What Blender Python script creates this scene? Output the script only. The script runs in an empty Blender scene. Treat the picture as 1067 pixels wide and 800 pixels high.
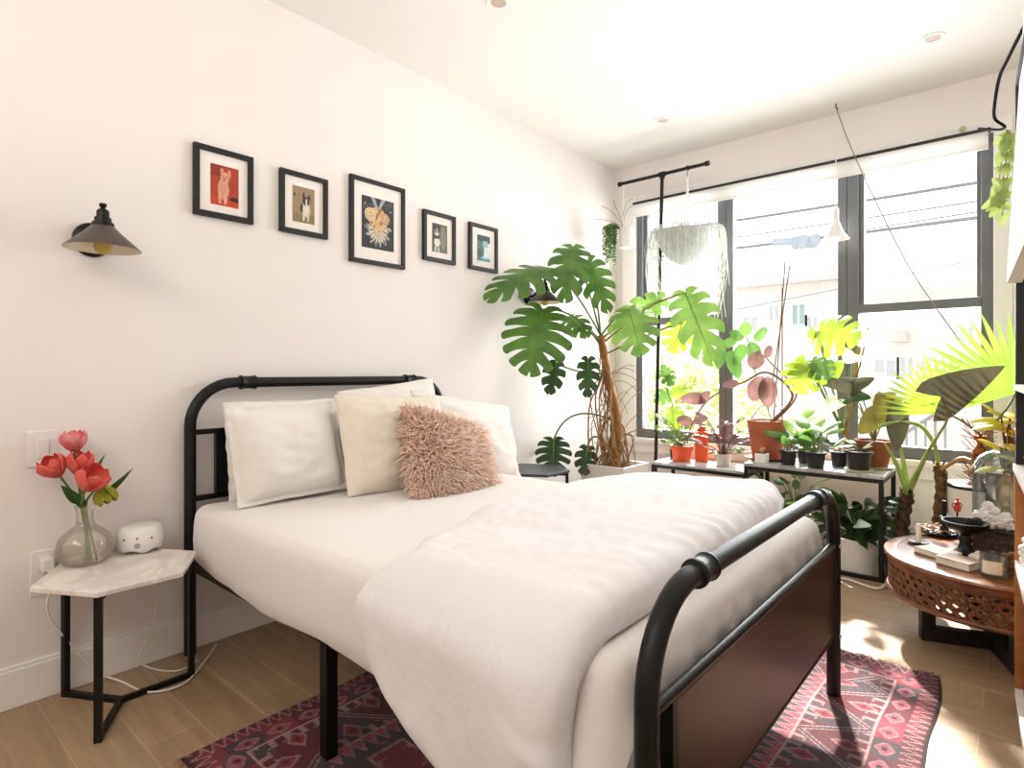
import bpy, math, random
from mathutils import Vector as V, Matrix, noise
random.seed(7)
R = random.Random(11)
sc = bpy.context.scene
COL = sc.collection
PI = math.pi
# ---------------------------------------------------------------- survey
# room axes: x across the window wall (left wall at x=-2.5), y towards the window wall (y=4.156), z up.
F, CX, HY, H, YAW = 612.0, 533.5, 387.0, 1.1, math.radians(41)
SN, CS = math.sin(YAW), math.cos(YAW)
def P(px, py, **k):
    """world point seen at a survey direction, on a known plane (x=, y=, z=) or at a depth (d=)"""
    u = (px - CX) / F
    w = (HY - py) / F
    d = V((-SN + u * CS, CS + u * SN, w))
    if 'x' in k: t = k['x'] / d.x
    elif 'y' in k: t = k['y'] / d.y
    elif 'z' in k: t = (k['z'] - H) / d.z
    else: t = k['d']
    return V((0, 0, H)) + d * t

# ---------------------------------------------------------------- materials
def lin(h):
    if isinstance(h, (tuple, list)): return tuple(h[:3]) + (1,)
    h = h.lstrip('#')
    o = []
    for i in (0, 2, 4):
        c = int(h[i:i + 2], 16) / 255
        o.append(c / 12.92 if c <= .04045 else ((c + .055) / 1.055) ** 2.4)
    return tuple(o) + (1,)
MATS = {}
def newmat(name):
    m = bpy.data.materials.new(name); m.use_nodes = True
    nt = m.node_tree
    return m, nt, nt.nodes['Principled BSDF'], nt.nodes['Material Output']
def pm(name, col, rough=.5, metal=0., col2=None, nscale=8., bump=0., bscale=60., trans=0., sheen=0., emit=0., ior=None, spec=None, stretch=None, vcol=False, alpha=None):
    if name in MATS: return MATS[name]
    m, nt, b, out = newmat(name)
    N, L = nt.nodes.new, nt.links.new
    c = lin(col)
    b.inputs['Base Color'].default_value = c
    b.inputs['Roughness'].default_value = rough
    b.inputs['Metallic'].default_value = metal
    if spec is not None: b.inputs['Specular IOR Level'].default_value = spec
    if sheen: b.inputs['Sheen Weight'].default_value = sheen
    if emit:
        b.inputs['Emission Color'].default_value = c; b.inputs['Emission Strength'].default_value = emit
    tc = N('ShaderNodeTexCoord'); mp = N('ShaderNodeMapping')
    L(tc.outputs['Object'], mp.inputs['Vector'])
    if stretch: mp.inputs['Scale'].default_value = stretch
    src = None
    if vcol:
        a = N('ShaderNodeVertexColor'); a.layer_name = 'col'; src = a.outputs['Color']
        L(src, b.inputs['Base Color'])
    elif col2 is not None:
        n = N('ShaderNodeTexNoise'); n.inputs['Scale'].default_value = nscale; n.inputs['Detail'].default_value = 4
        L(mp.outputs[0], n.inputs['Vector'])
        r = N('ShaderNodeValToRGB'); r.color_ramp.elements[0].position = .35; r.color_ramp.elements[1].position = .65
        r.color_ramp.elements[0].color = c; r.color_ramp.elements[1].color = lin(col2)
        L(n.outputs['Fac'], r.inputs[0]); src = r.outputs[0]
        L(src, b.inputs['Base Color'])
    if bump:
        n2 = N('ShaderNodeTexNoise'); n2.inputs['Scale'].default_value = bscale; n2.inputs['Detail'].default_value = 5
        L(mp.outputs[0], n2.inputs['Vector'])
        bp = N('ShaderNodeBump'); bp.inputs['Strength'].default_value = bump; bp.inputs['Distance'].default_value = .01
        L(n2.outputs['Fac'], bp.inputs['Height']); L(bp.outputs[0], b.inputs['Normal'])
    if trans:
        t = N('ShaderNodeBsdfTranslucent'); mx = N('ShaderNodeMixShader'); mx.inputs[0].default_value = trans
        if src is not None: L(src, t.inputs[0])
        else: t.inputs[0].default_value = c
        L(b.outputs[0], mx.inputs[1]); L(t.outputs[0], mx.inputs[2]); L(mx.outputs[0], out.inputs[0])
    MATS[name] = m
    return m
def glassmat(name, tint='#ffffff', refl=.08, rough=.02, haze=0., hazecol='#ffffff'):
    if name in MATS: return MATS[name]
    m, nt, b, out = newmat(name)
    N, L = nt.nodes.new, nt.links.new
    tr = N('ShaderNodeBsdfTransparent'); tr.inputs[0].default_value = lin(tint)
    gl = N('ShaderNodeBsdfGlossy'); gl.inputs['Roughness'].default_value = rough
    lw = N('ShaderNodeLayerWeight'); lw.inputs[0].default_value = .25
    mul = N('ShaderNodeMath'); mul.operation = 'MULTIPLY_ADD'; mul.inputs[1].default_value = .6; mul.inputs[2].default_value = refl
    L(lw.outputs['Fresnel'], mul.inputs[0])
    mx = N('ShaderNodeMixShader'); L(mul.outputs[0], mx.inputs[0]); L(tr.outputs[0], mx.inputs[1]); L(gl.outputs[0], mx.inputs[2])
    last = mx
    if haze:
        df = N('ShaderNodeBsdfDiffuse'); df.inputs[0].default_value = lin(hazecol)
        m2 = N('ShaderNodeMixShader'); m2.inputs[0].default_value = haze
        L(mx.outputs[0], m2.inputs[1]); L(df.outputs[0], m2.inputs[2]); last = m2
    L(last.outputs[0], out.inputs[0])
    MATS[name] = m
    return m
def leafmat(name, c1, c2, trans=.35, rough=.38, scale=9., emit=0):
    return pm(name, c1, rough, col2=c2, nscale=scale, trans=trans)

WALL = pm('wall_paint', '#f1ebe8', .75, col2='#efe8e4', nscale=1.5, bump=.03, bscale=180)
CEIL = pm('ceiling_paint', '#eeebe6', .8, bump=.02, bscale=150)
TRIM = pm('trim_paint', '#f3f0ec', .5)
BLACK = pm('black_iron', '#0e0d0d', .42, .35, bump=.05, bscale=90, spec=.5)
BLACKM = pm('matte_black', '#111010', .55)
FRAMEB = pm('black_picture_frame', '#0b0807', .5)
MATB = pm('picture_mat_white', '#f4eee8', .8)
WINF = pm('window_frame_grey', '#6a6c70', .45, .1)
WHITEFAB = pm('white_cotton', '#ece8e3', .9, sheen=.15, bump=.12, bscale=14, col2='#e9e4de', nscale=5)
DUVETM = pm('duvet_linen', '#ebe9eb', .92, sheen=.1, bump=.25, bscale=22, col2='#e9e6e8', nscale=3)
SHEETM = pm('sheet_cotton', '#e9e4e1', .9, sheen=.1, bump=.1, bscale=9)
CREAM = pm('cream_linen', '#ebe2d3', .92, bump=.2, bscale=260, col2='#e6dccb', nscale=30)
MARBLE = None
# marble with veins
def marble(name, base, vein):
    m, nt, b, out = newmat(name)
    N, L = nt.nodes.new, nt.links.new
    tc = N('ShaderNodeTexCoord'); n = N('ShaderNodeTexNoise'); n.inputs['Scale'].default_value = 5; n.inputs['Detail'].default_value = 8; n.inputs['Distortion'].default_value = 1.6
    L(tc.outputs['Object'], n.inputs['Vector'])
    r = N('ShaderNodeValToRGB'); e = r.color_ramp.elements
    e[0].position = .42; e[0].color = lin(base); e[1].position = .6; e[1].color = lin(base)
    x = e.new(.5); x.color = lin(vein)
    L(n.outputs['Fac'], r.inputs[0]); L(r.outputs[0], b.inputs['Base Color']); b.inputs['Roughness'].default_value = .3
    return m
MARBLE = marble('white_marble', '#efe9e3', '#d8d0c9')
GREYMARBLE = marble('grey_marble', '#b9b9b8', '#8f8f92')
def floor_mat():
    m, nt, b, out = newmat('floor_wood_plank_tile')
    N, L = nt.nodes.new, nt.links.new
    tc = N('ShaderNodeTexCoord')
    br = N('ShaderNodeTexBrick'); br.offset = .37; br.inputs['Scale'].default_value = 1
    br.inputs['Brick Width'].default_value = .92; br.inputs['Row Height'].default_value = .155; br.inputs['Mortar Size'].default_value = .0018
    br.inputs['Mortar Smooth'].default_value = .2; br.inputs['Bias'].default_value = 0
    br.inputs['Color1'].default_value = lin('#b89a78'); br.inputs['Color2'].default_value = lin('#a68663'); br.inputs['Mortar'].default_value = lin('#c9b08d')
    L(tc.outputs['Object'], br.inputs['Vector'])
    mp = N('ShaderNodeMapping'); mp.inputs['Scale'].default_value = (1.3, 14, 1); L(tc.outputs['Object'], mp.inputs['Vector'])
    n = N('ShaderNodeTexNoise'); n.inputs['Scale'].default_value = 2.2; n.inputs['Detail'].default_value = 6; n.inputs['Distortion'].default_value = .6
    L(mp.outputs[0], n.inputs['Vector'])
    r = N('ShaderNodeValToRGB'); r.color_ramp.elements[0].position = .3; r.color_ramp.elements[1].position = .75
    r.color_ramp.elements[0].color = (.62, .6, .58, 1); r.color_ramp.elements[1].color = (1.12, 1.1, 1.08, 1)
    L(n.outputs['Fac'], r.inputs[0])
    n3 = N('ShaderNodeTexNoise'); n3.inputs['Scale'].default_value = 3; n3.inputs['Detail'].default_value = 3
    L(tc.outputs['Object'], n3.inputs['Vector'])
    mx = N('ShaderNodeMix'); mx.data_type = 'RGBA'; mx.blend_type = 'MULTIPLY'; mx.inputs[0].default_value = .75
    L(br.outputs['Color'], mx.inputs[6]); L(r.outputs[0], mx.inputs[7])
    # grey tile tone
    mx2 = N('ShaderNodeMix'); mx2.data_type = 'RGBA'; mx2.blend_type = 'MIX'
    ml = N('ShaderNodeMath'); ml.operation = 'MULTIPLY'; ml.inputs[1].default_value = .35
    L(n3.outputs['Fac'], ml.inputs[0]); L(ml.outputs[0], mx2.inputs[0])
    L(mx.outputs[2], mx2.inputs[6]); mx2.inputs[7].default_value = lin('#a39684')
    L(mx2.outputs[2], b.inputs['Base Color'])
    b.inputs['Roughness'].default_value = .42
    return m
def wood(name, c1, c2, sc_=(1, 12, 1), scale=3., rough=.45):
    return pm(name, c1, rough, col2=c2, nscale=scale, stretch=sc_)
CARVED = wood('carved_teak', '#7a4520', '#552c11', (6, 6, 14), 3, .4)
DARKWOOD = pm('dark_walnut_panel', '#432519', .36, col2='#281412', nscale=3.2, stretch=(1, .8, 1.5))  # lighter noise patches stand for warm reflections, painted into the wood colour
SHELFWOOD = wood('shelf_pine', '#b87a42', '#a5672f', (1, 1, 10), 3, .5)
TERRA = pm('terracotta', '#b56545', .8, col2='#a85a3c', nscale=12)
TERRAD = pm('terracotta_dark', '#8f5236', .8, col2='#7b452d', nscale=12)
ORANGE = pm('orange_glaze', '#d8501c', .4)
BLKPLAST = pm('black_plastic', '#151515', .45)
WHITEPLAST = pm('white_plastic', '#efebe8', .35)
WHITECER = pm('white_ceramic', '#ece9e4', .35)
SOIL = pm('soil', '#2b1d14', .95, col2='#443020', nscale=60, bump=.8, bscale=80)
BARK = pm('palm_bark', '#4a3422', .9, col2='#7d5f3c', nscale=40, bump=1., bscale=45)
BARKD = pm('dark_bark', '#2a1d14', .9, col2='#5a4226', nscale=35, bump=1., bscale=45)
STEM = pm('green_stem', '#58702c', .5, col2='#7b8a3c', nscale=12)
STEMD = pm('dark_stem', '#2c3b22', .5)
ROOT = pm('aerial_root', '#a98455', .8, col2='#7d5a35', nscale=20)
G_MON = leafmat('monstera_green', '#44692a', '#5c8634', .3)
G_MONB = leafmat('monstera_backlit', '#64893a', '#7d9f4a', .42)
G_BRIGHT = leafmat('bright_lime_leaf', '#80992f', '#99ac3c', .45)
G_DARK = leafmat('dark_green_leaf', '#1f3a18', '#2f5222', .2)
G_MID = leafmat('mid_green_leaf', '#4f7636', '#6a8e46', .35)
G_PALE = leafmat('pale_leaf', '#c3cba4', '#d6dcbc', .5)
G_OLIVE = leafmat('olive_leaf', '#6b6a2c', '#8c7f32', .4)
G_BROWN = leafmat('dusky_leaf', '#4a4436', '#5f5a46', .25)
G_PINK = leafmat('burgundy_leaf', '#6c4a48', '#8c6a63', .35)
G_PURP = leafmat('purple_leaf', '#5e4a50', '#8b7578', .3)
G_ORNG = leafmat('orange_leaf', '#c98a3a', '#b9b93a', .4)
G_FAN = leafmat('fan_palm_green', '#7aa23a', '#8fb544', .45)
G_SILV = leafmat('silver_stem', '#d5dad2', '#e6e8dd', .5, scale=20)
GLASS = glassmat('clear_glass', '#f4f6f4', .06)
PANE = glassmat('window_glass', '#ffffff', .02)
VASEG = glassmat('vase_glass', '#fbf8f5', .08, .04, haze=.14, hazecol='#f6ece3')
CLOCHE = glassmat('cloche_glass', '#e6eeef', .10, .03, haze=.035, hazecol='#c9d6d8')
GOLD = pm('brass', '#b08a4a', .35, .8)
STEEL = pm('brushed_steel', '#b9b9b9', .35, .8)
CORD_W = pm('white_cord', '#ece6de', .6)
CORD_B = pm('black_cord', '#0a0a0a', .9, spec=.1)

# ---------------------------------------------------------------- mesh builder
ORG = {}
class MB:
    def __init__(s): s.v = []; s.f = []; s.c = []
    def add(s, vs, fs, col=None):
        n = len(s.v)
        s.v += [V(p) for p in vs]
        s.f += [tuple(i + n for i in f) for f in fs]
        s.c += [col or (1, 1, 1, 1)] * len(vs)
        return s
    def box(s, x0, x1, y0, y1, z0, z1):
        return s.add([(x, y, z) for z in (z0, z1) for y in (y0, y1) for x in (x0, x1)],
                     [(0, 2, 3, 1), (4, 5, 7, 6), (0, 1, 5, 4), (2, 6, 7, 3), (0, 4, 6, 2), (1, 3, 7, 5)])
    def obox(s, c, size, ax=(1, 0, 0), up=(0, 0, 1)):
        X = V(ax).normalized(); U = V(up); Y = U.cross(X).normalized(); Z = X.cross(Y)
        vs = []
        for k in (-.5, .5):
            for j in (-.5, .5):
                for i in (-.5, .5): vs.append(V(c) + X * size[0] * i + Y * size[1] * j + Z * size[2] * k)
        return s.add(vs, [(0, 2, 3, 1), (4, 5, 7, 6), (0, 1, 5, 4), (2, 6, 7, 3), (0, 4, 6, 2), (1, 3, 7, 5)])
    def tube(s, pts, r, n=10, cap=True, col=None, flat=1.):
        pts = [V(p) for p in pts]
        if not isinstance(r, (list, tuple)): r = [r] * len(pts)
        rings = []; T0 = None; N_ = None
        for i, p in enumerate(pts):
            t = (pts[min(i + 1, len(pts) - 1)] - pts[max(i - 1, 0)])
            t = t.normalized() if t.length > 1e-9 else V((0, 0, 1))
            if N_ is None:
                a = V((0, 0, 1)) if abs(t.z) < .9 else V((1, 0, 0))
                N_ = (a - t * a.dot(t)).normalized()
            else:
                N_ = N_ - t * N_.dot(t)
                N_ = N_.normalized() if N_.length > 1e-6 else V((1, 0, 0))
            B = t.cross(N_)
            rings.append([p + (N_ * math.cos(2 * PI * k / n) * flat + B * math.sin(2 * PI * k / n)) * r[i] for k in range(n)])
        vs = [q for g in rings for q in g]; fs = []
        for i in range(len(pts) - 1):
            for k in range(n):
                fs.append((i * n + k, i * n + (k + 1) % n, (i + 1) * n + (k + 1) % n, (i + 1) * n + k))
        if cap:
            fs.append(tuple(range(n - 1, -1, -1))); fs.append(tuple((len(pts) - 1) * n + k for k in range(n)))
        return s.add(vs, fs, col)
    def lathe(s, prof, c, n=28, axis=(0, 0, 1), wob=None):
        A = V(axis).normalized(); a = V((1, 0, 0)) if abs(A.x) < .9 else V((0, 1, 0))
        X = (a - A * a.dot(A)).normalized(); Y = A.cross(X)
        vs = []; fs = []
        for (r, z) in prof:
            for k in range(n):
                t = 2 * PI * k / n
                vs.append(V(c) + A * z + (X * math.cos(t) + Y * math.sin(t)) * max(r, .0002))
        for i in range(len(prof) - 1):
            for k in range(n):
                fs.append((i * n + k, i * n + (k + 1) % n, (i + 1) * n + (k + 1) % n, (i + 1) * n + k))
        return s.add(vs, fs)
    def prism(s, poly, z0, z1):
        n = len(poly)
        vs = [(x, y, z0) for x, y in poly] + [(x, y, z1) for x, y in poly]
        fs = [tuple(range(n - 1, -1, -1)), tuple(range(n, 2 * n))] + [(i, (i + 1) % n, n + (i + 1) % n, n + i) for i in range(n)]
        return s.add(vs, fs)
    def sph(s, c, r, n=14, m=9, jit=0., seed=0, col=None):
        if not isinstance(r, (list, tuple)): r = (r, r, r)
        c = V(c); vs = [c - V((0, 0, r[2]))]; fs = []
        for i in range(1, m):
            t = -PI / 2 + PI * i / m
            for k in range(n):
                a = 2 * PI * k / n
                d = V((math.cos(a) * math.cos(t), math.sin(a) * math.cos(t), math.sin(t)))
                q = 1 + (jit * noise.noise(d * 2.3 + V((seed * 7.1, seed, 0))) if jit else 0)
                vs.append(c + V((d.x * r[0], d.y * r[1], d.z * r[2])) * q)
        vs.append(c + V((0, 0, r[2]))); top = len(vs) - 1
        for k in range(n): fs.append((0, 1 + (k + 1) % n, 1 + k))
        for i in range(m - 2):
            for k in range(n):
                fs.append((1 + i * n + k, 1 + i * n + (k + 1) % n, 1 + (i + 1) * n + (k + 1) % n, 1 + (i + 1) * n + k))
        for k in range(n): fs.append((top, 1 + (m - 2) * n + k, 1 + (m - 2) * n + (k + 1) % n))
        return s.add(vs, fs, col)
    def grid(s, nu, nv, fn, colfn=None):
        n0 = len(s.v)
        for j in range(nv + 1):
            for i in range(nu + 1):
                s.v.append(V(fn(i / nu, j / nv))); s.c.append(colfn(i / nu, j / nv) if colfn else (1, 1, 1, 1))
        w = nu + 1
        for j in range(nv):
            for i in range(nu):
                a = n0 + j * w + i; s.f.append((a, a + 1, a + w + 1, a + w))
        return s
    def build(s, name, mat, parent=None, smooth=True, sharp=40, bevel=0, seg=2, sub=0, solid=0, vcol=False):
        me = bpy.data.meshes.new(name)
        if parent is None:
            xs = [p.x for p in s.v]; ys = [p.y for p in s.v]; zs = [p.z for p in s.v]
            o0 = V(((min(xs) + max(xs)) / 2, (min(ys) + max(ys)) / 2, min(zs)))
        else: o0 = ORG[parent.name]
        me.from_pydata([p - o0 for p in s.v], [], s.f)
        me.materials.append(mat)
        if vcol:
            a = me.color_attributes.new('col', 'FLOAT_COLOR', 'POINT')
            a.data.foreach_set('color', [x for c in s.c for x in c])
        if smooth:
            me.shade_smooth()
            if sharp: me.set_sharp_from_angle(angle=math.radians(sharp))
        o = bpy.data.objects.new(name, me); COL.objects.link(o)
        if parent is None: o.location = o0
        else: o.parent = parent
        ORG[o.name] = o0
        if solid:
            m = o.modifiers.new('s', 'SOLIDIFY'); m.thickness = solid; m.offset = 0
        if bevel:
            m = o.modifiers.new('b', 'BEVEL'); m.width = bevel; m.segments = seg; m.limit_method = 'ANGLE'
        if sub:
            m = o.modifiers.new('u', 'SUBSURF'); m.levels = m.render_levels = sub
        return o
def tag(o, label, cat, group=None, kind=None):
    o['label'] = label; o['category'] = cat
    if group: o['group'] = group
    if kind: o['kind'] = kind
    return o
def thing(name, loc, label, cat, group=None):
    o = bpy.data.objects.new(name, None); COL.objects.link(o); o.location = V(loc); o.empty_display_size = .05
    ORG[o.name] = V(loc)
    return tag(o, label, cat, group)
def struct(o):
    o['kind'] = 'structure'; return o
def dup(root, loc, label=None):
    r = root.copy(); COL.objects.link(r); r.location = V(loc); ORG[r.name] = V(loc)
    if label: r['label'] = label
    for ch in list(root.children):
        c = ch.copy(); COL.objects.link(c); c.parent = r
        for g in list(ch.children):
            d = g.copy(); COL.objects.link(d); d.parent = c
    return r
def bez(a, b, c, n=10):
    a, b, c = V(a), V(b), V(c)
    return [a * (1 - t) ** 2 + b * 2 * t * (1 - t) + c * t * t for t in [i / n for i in range(n + 1)]]
def spline(pts, n=8):
    pts = [V(p) for p in pts]; out = []
    for i in range(len(pts) - 1):
        p0 = pts[max(i - 1, 0)]; p1 = pts[i]; p2 = pts[i + 1]; p3 = pts[min(i + 2, len(pts) - 1)]
        for k in range(n):
            t = k / n
            out.append(.5 * ((2 * p1) + (p2 - p0) * t + (2 * p0 - 5 * p1 + 4 * p2 - p3) * t * t + (3 * p1 - p0 - 3 * p2 + p3) * t ** 3))
    out.append(pts[-1]); return out

# ---------------------------------------------------------------- leaves
def flat_leaf(kind, W, L, nl=6, seed=0, seed_span=150):
    """flat leaf: x lateral, y along the midrib (0..L), grouped as vertices and faces"""
    rr = random.Random(seed); vs = []; fs = []
    if kind == 'monstera':
        def margin(s):      # s 0..1 from the base sinus round to the tip; heart outline
            a = PI * (1.0 - s) * .93
            r = .5 + .06 * math.cos(2 * a)
            x = math.sin(a) * (W * .5) * (1.05 - .18 * s)
            y = .42 * L + math.cos(a) * L * .56
            y += L * .05 * s ** 6
            return x, y
        for sd in (-1, 1):
            for i in range(nl):
                s0, s1 = i / nl, (i + 1) / nl
                n0 = len(vs); nc, nr = 5, 9
                gap = .30 + .12 * rr.random(); r0 = .26 + .24 * rr.random()
                if i == nl - 1: gap *= .55
                for k in range(nr + 1):
                    r = k / nr
                    q = 0 if r < r0 else ((r - r0) / (1 - r0))
                    wd = 1 - gap * (1 - (1 - q) ** 2.2) if r > r0 else 1
                    for c in range(nc + 1):
                        e = (c / nc) * 2 - 1
                        sm = (s0 + s1) / 2 + e * (s1 - s0) / 2 * wd
                        rm = r * (1 - .07 * abs(e) ** 3 * q)
                        mx, my = margin(sm)
                        by = L * (.02 + .93 * sm ** 1.25)
                        sag = math.sin(PI * r) * L * .03
                        vs.append((sd * mx * rm, by + (my - by) * rm - sag, 0))
                for k in range(nr):
                    for c in range(nc):
                        a = n0 + k * (nc + 1) + c
                        fs.append((a, a + 1, a + nc + 2, a + nc + 1) if sd > 0 else (a, a + nc + 1, a + nc + 2, a + 1))
        return vs, fs
    if kind == 'fan':
        n0 = nl
        span = math.radians(seed_span)
        for i in range(n0):
            a0 = -span / 2 + span * i / n0; a1 = a0 + span / n0; am = (a0 + a1) / 2
            ln = L * (.82 + .18 * math.cos(am * .8)) * (.93 + .14 * rr.random())
            b = len(vs); rows = 8
            for k in range(rows + 1):
                r = k / rows
                h = (a1 - a0) / 2
                if r > .52: h *= max(.03, 1 - ((r - .52) / .48) ** 1.1)
                fold = .035 * L * min(1, r * 2) * (1 if r < .52 else h / ((a1 - a0) / 2))
                for c, e in enumerate((-1, 0, 1)):
                    a = am + e * h
                    vs.append((math.sin(a) * ln * r, math.cos(a) * ln * r, fold if e == 0 else 0))
            for k in range(rows):
                for c in range(2):
                    q = b + k * 3 + c; fs.append((q, q + 1, q + 4, q + 3))
        return vs, fs
    nt = 12; ss = (-1, -.66, -.33, 0, .33, .66, 1)
    for i in range(nt + 1):
        t = i / nt
        if kind == 'lance': w = math.sin(PI * t ** .8) ** .9 * (1 - .25 * t)
        elif kind == 'oval': w = math.sin(PI * t ** .9) ** .62
        elif kind == 'round': w = math.sqrt(max(0, 1 - (2 * t - 1) ** 2))
        elif kind in ('heart', 'arrow'):
            w = (1 - t) ** .62 * (1.0 if t > .12 else .82 + t * 1.5)
            if kind == 'arrow': w = (1 - t) ** .85 * (1.0 if t > .1 else .7 + 3 * t)
        elif kind == 'strap': w = min(1, (1 - t) * 3) ** .8 * (.6 + .4 * min(1, t * 4))
        else: w = math.sin(PI * t)
        for s in ss:
            x = s * w * W / 2
            y = t * L
            if kind == 'heart': y -= .30 * L * abs(s) * (1 - t) ** 3 * (1 if abs(s) > .1 else 0)
            if kind == 'arrow': y -= .42 * L * abs(s) ** .9 * (1 - t) ** 4
            vs.append((x, y, 0))
    for i in range(nt):
        for c in range(6):
            a = i * 7 + c; fs.append((a, a + 1, a + 8, a + 7))
    return vs, fs
def leaf(mb, kind, base, tip, W, nrm=(0, 0, 1), droop=.5, arch=.25, nl=6, seed=0, wave=.0):
    base = V(base); tip = V(tip); d = tip - base; ch = d.length; d = d / ch
    Nn = V(nrm); Nn = Nn - d * Nn.dot(d)
    Nn = Nn.normalized() if Nn.length > 1e-4 else V((1, 0, 0))
    X = d.cross(Nn)
    h = max(abs(droop), 1e-3) / 2
    L = ch * h / math.sin(h)
    vs, fs = flat_leaf(kind, W, L, nl, seed)
    out = []
    D = droop if abs(droop) > 1e-3 else 1e-3
    for x, y, z in vs:
        th = D * y / L
        yy = L / D * math.sin(th); zz = -L / D * (1 - math.cos(th))
        z += -arch * x * x / (W / 2 + 1e-6) 
        if wave: z += wave * math.sin(y / L * 9 + seed) * abs(x) / (W / 2) + wave * .6 * math.sin(x / W * 14 + seed * 2)
        yy += z * math.sin(th); zz += z * math.cos(th)
        c, s_ = math.cos(D / 2), math.sin(D / 2)
        y2 = yy * c - zz * s_ ; z2 = yy * s_ + zz * c
        out.append(base + X * x + d * y2 + Nn * z2)
    mb.add(out, fs)
def midrib(mb, base, tip, nrm, droop, r=.003):
    base = V(base); tip = V(tip); d = tip - base; ch = d.length; d /= ch
    Nn = V(nrm); Nn = (Nn - d * Nn.dot(d)).normalized()
    h = max(abs(droop), 1e-3) / 2; L = ch * h / math.sin(h); D = max(droop, 1e-3); pts = []
    for i in range(9):
        th = D * i / 8; yy = L / D * math.sin(th); zz = -L / D * (1 - math.cos(th))
        c, s_ = math.cos(D / 2), math.sin(D / 2)
        pts.append(base + d * (yy * c - zz * s_) + Nn * (yy * s_ + zz * c + .001))
    mb.tube(pts, [r * (1 - i / 10) for i in range(9)], 5)
def tocam(p, up=.3):
    n = V((0, 0, H)) - V(p); n.normalize(); return n + V((0, 0, up))

# ================================================================ ROOM SHELL
WX, WY, CZ = -2.5, 4.156, 2.73
XR, YB = .46, -1.6
struct(MB().box(WX - .12, XR + .12, YB, WY + .18, -.08, 0).build('floor', floor_mat(), smooth=False))
struct(MB().box(WX - .12, XR + .12, YB, WY + .18, CZ, CZ + .1).build('ceiling', CEIL, smooth=False))
struct(MB().box(WX - .12, WX, YB, WY + .18, 0, CZ).build('wall_left', WALL, smooth=False))
struct(MB().box(XR, XR + .12, YB, WY + .18, 0, CZ).build('wall_right', WALL, smooth=False))
struct(MB().box(WX - .12, XR + .12, YB - .12, YB, 0, CZ).build('wall_front', WALL, smooth=False))
ox0, ox1, oz0, oz1 = -2.31, -.12, .583, 2.41
w = MB().box(WX, ox0, WY, WY + .18, 0, CZ).box(ox1, XR, WY, WY + .18, 0, CZ).box(ox0, ox1, WY, WY + .18, 0, oz0).box(ox0, ox1, WY, WY + .18, oz1, CZ)
struct(w.build('wall_back', WALL, smooth=False))
struct(MB().box(WX, WX + .016, YB, WY, 0, .125).box(WX, WX + .010, YB, WY, .125, .137).build('baseboard_left', TRIM, bevel=.003))
struct(MB().box(WX + .016, XR, WY - .016, WY, 0, .125).build('baseboard_back', TRIM, bevel=.003))
struct(MB().box(-2.425, ox0, WY - .02, WY, oz0, 2.48).build('trim_1', TRIM, bevel=.003))
struct(MB().box(ox1, -.04, WY - .02, WY, oz0, 2.48).build('trim_2', TRIM, bevel=.003))
struct(MB().box(ox0, ox1, WY - .02, WY, oz1, 2.48).build('trim_3', TRIM, bevel=.003))
struct(MB().box(-2.44, -.03, WY - .055, WY + .06, .548, oz0).box(-2.42, -.05, WY - .022, WY, .47, .548).build('trim_4', TRIM, bevel=.004))
# --- windows
fy0, fy1 = WY + .01, WY + .075
def window(n, x0, x1, l, r, rail=None):
    root = bpy.data.objects.new('window_%d' % n, None); COL.objects.link(root); root.location = ((x0 + x1) / 2, WY, oz0); ORG[root.name] = V(root.location)
    struct(root)
    f = MB().box(x0, x0 + l, fy0, fy1, oz0, oz1).box(x1 - r, x1, fy0, fy1, oz0, oz1).box(x0 + l, x1 - r, fy0, fy1, oz0, oz0 + .07).box(x0 + l, x1 - r, fy0, fy1, oz1 - .05, oz1)
    f.build('frame', WINF, root, smooth=False, bevel=.003)
    if rail:
        MB().box(x0 + l, x1 - r, fy0 - .008, fy1 - .01, rail, rail + .055).build('meeting_rail', WINF, root, smooth=False, bevel=.003)
        MB().box(x0 + l, x0 + l + .028, fy0 + .03, fy1 + .02, rail, oz1 - .05).box(x1 - r - .02, x1 - r, fy0 + .03, fy1 + .02, rail, oz1 - .05).build('upper_sash', WINF, root, smooth=False, bevel=.002)
        MB().box(x0 + l, x1 - r, fy0 + .03, fy0 + .034, oz0 + .07, rail).build('lower_pane', PANE, root, smooth=False)
        MB().box(x0 + l, x1 - r, fy0 + .05, fy0 + .054, rail + .055, oz1 - .05).build('upper_pane', PANE, root, smooth=False)
    else:
        MB().box(x0 + l, x1 - r, fy0 + .03, fy0 + .034, oz0 + .07, oz1 - .05).build('pane', PANE, root, smooth=False)
window(1, ox0, -1.60, .05, .05, 1.46)
window(2, -1.598, -.835, .05, .05)
window(3, -.833, ox1, .062, .054, 1.46)
# roller shade, rolled up under its dark rail
t = thing('roller_shade', (-1.22, WY - .05, 2.32), 'white roller shade rolled up along the top of the window', 'window shade')
MB().box(-2.30, -.13, WY - .075, WY - .02, 2.405, 2.418).build('rail', BLACKM, t, smooth=False)
MB().box(-2.29, -.14, WY - .06, WY - .045, 2.315, 2.404).tube([(-2.29, WY - .052, 2.315), (-.14, WY - .052, 2.315)], .009, 8).build('fabric', pm('shade_fabric', '#f3f1ee', .8, trans=.4), t)
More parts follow.
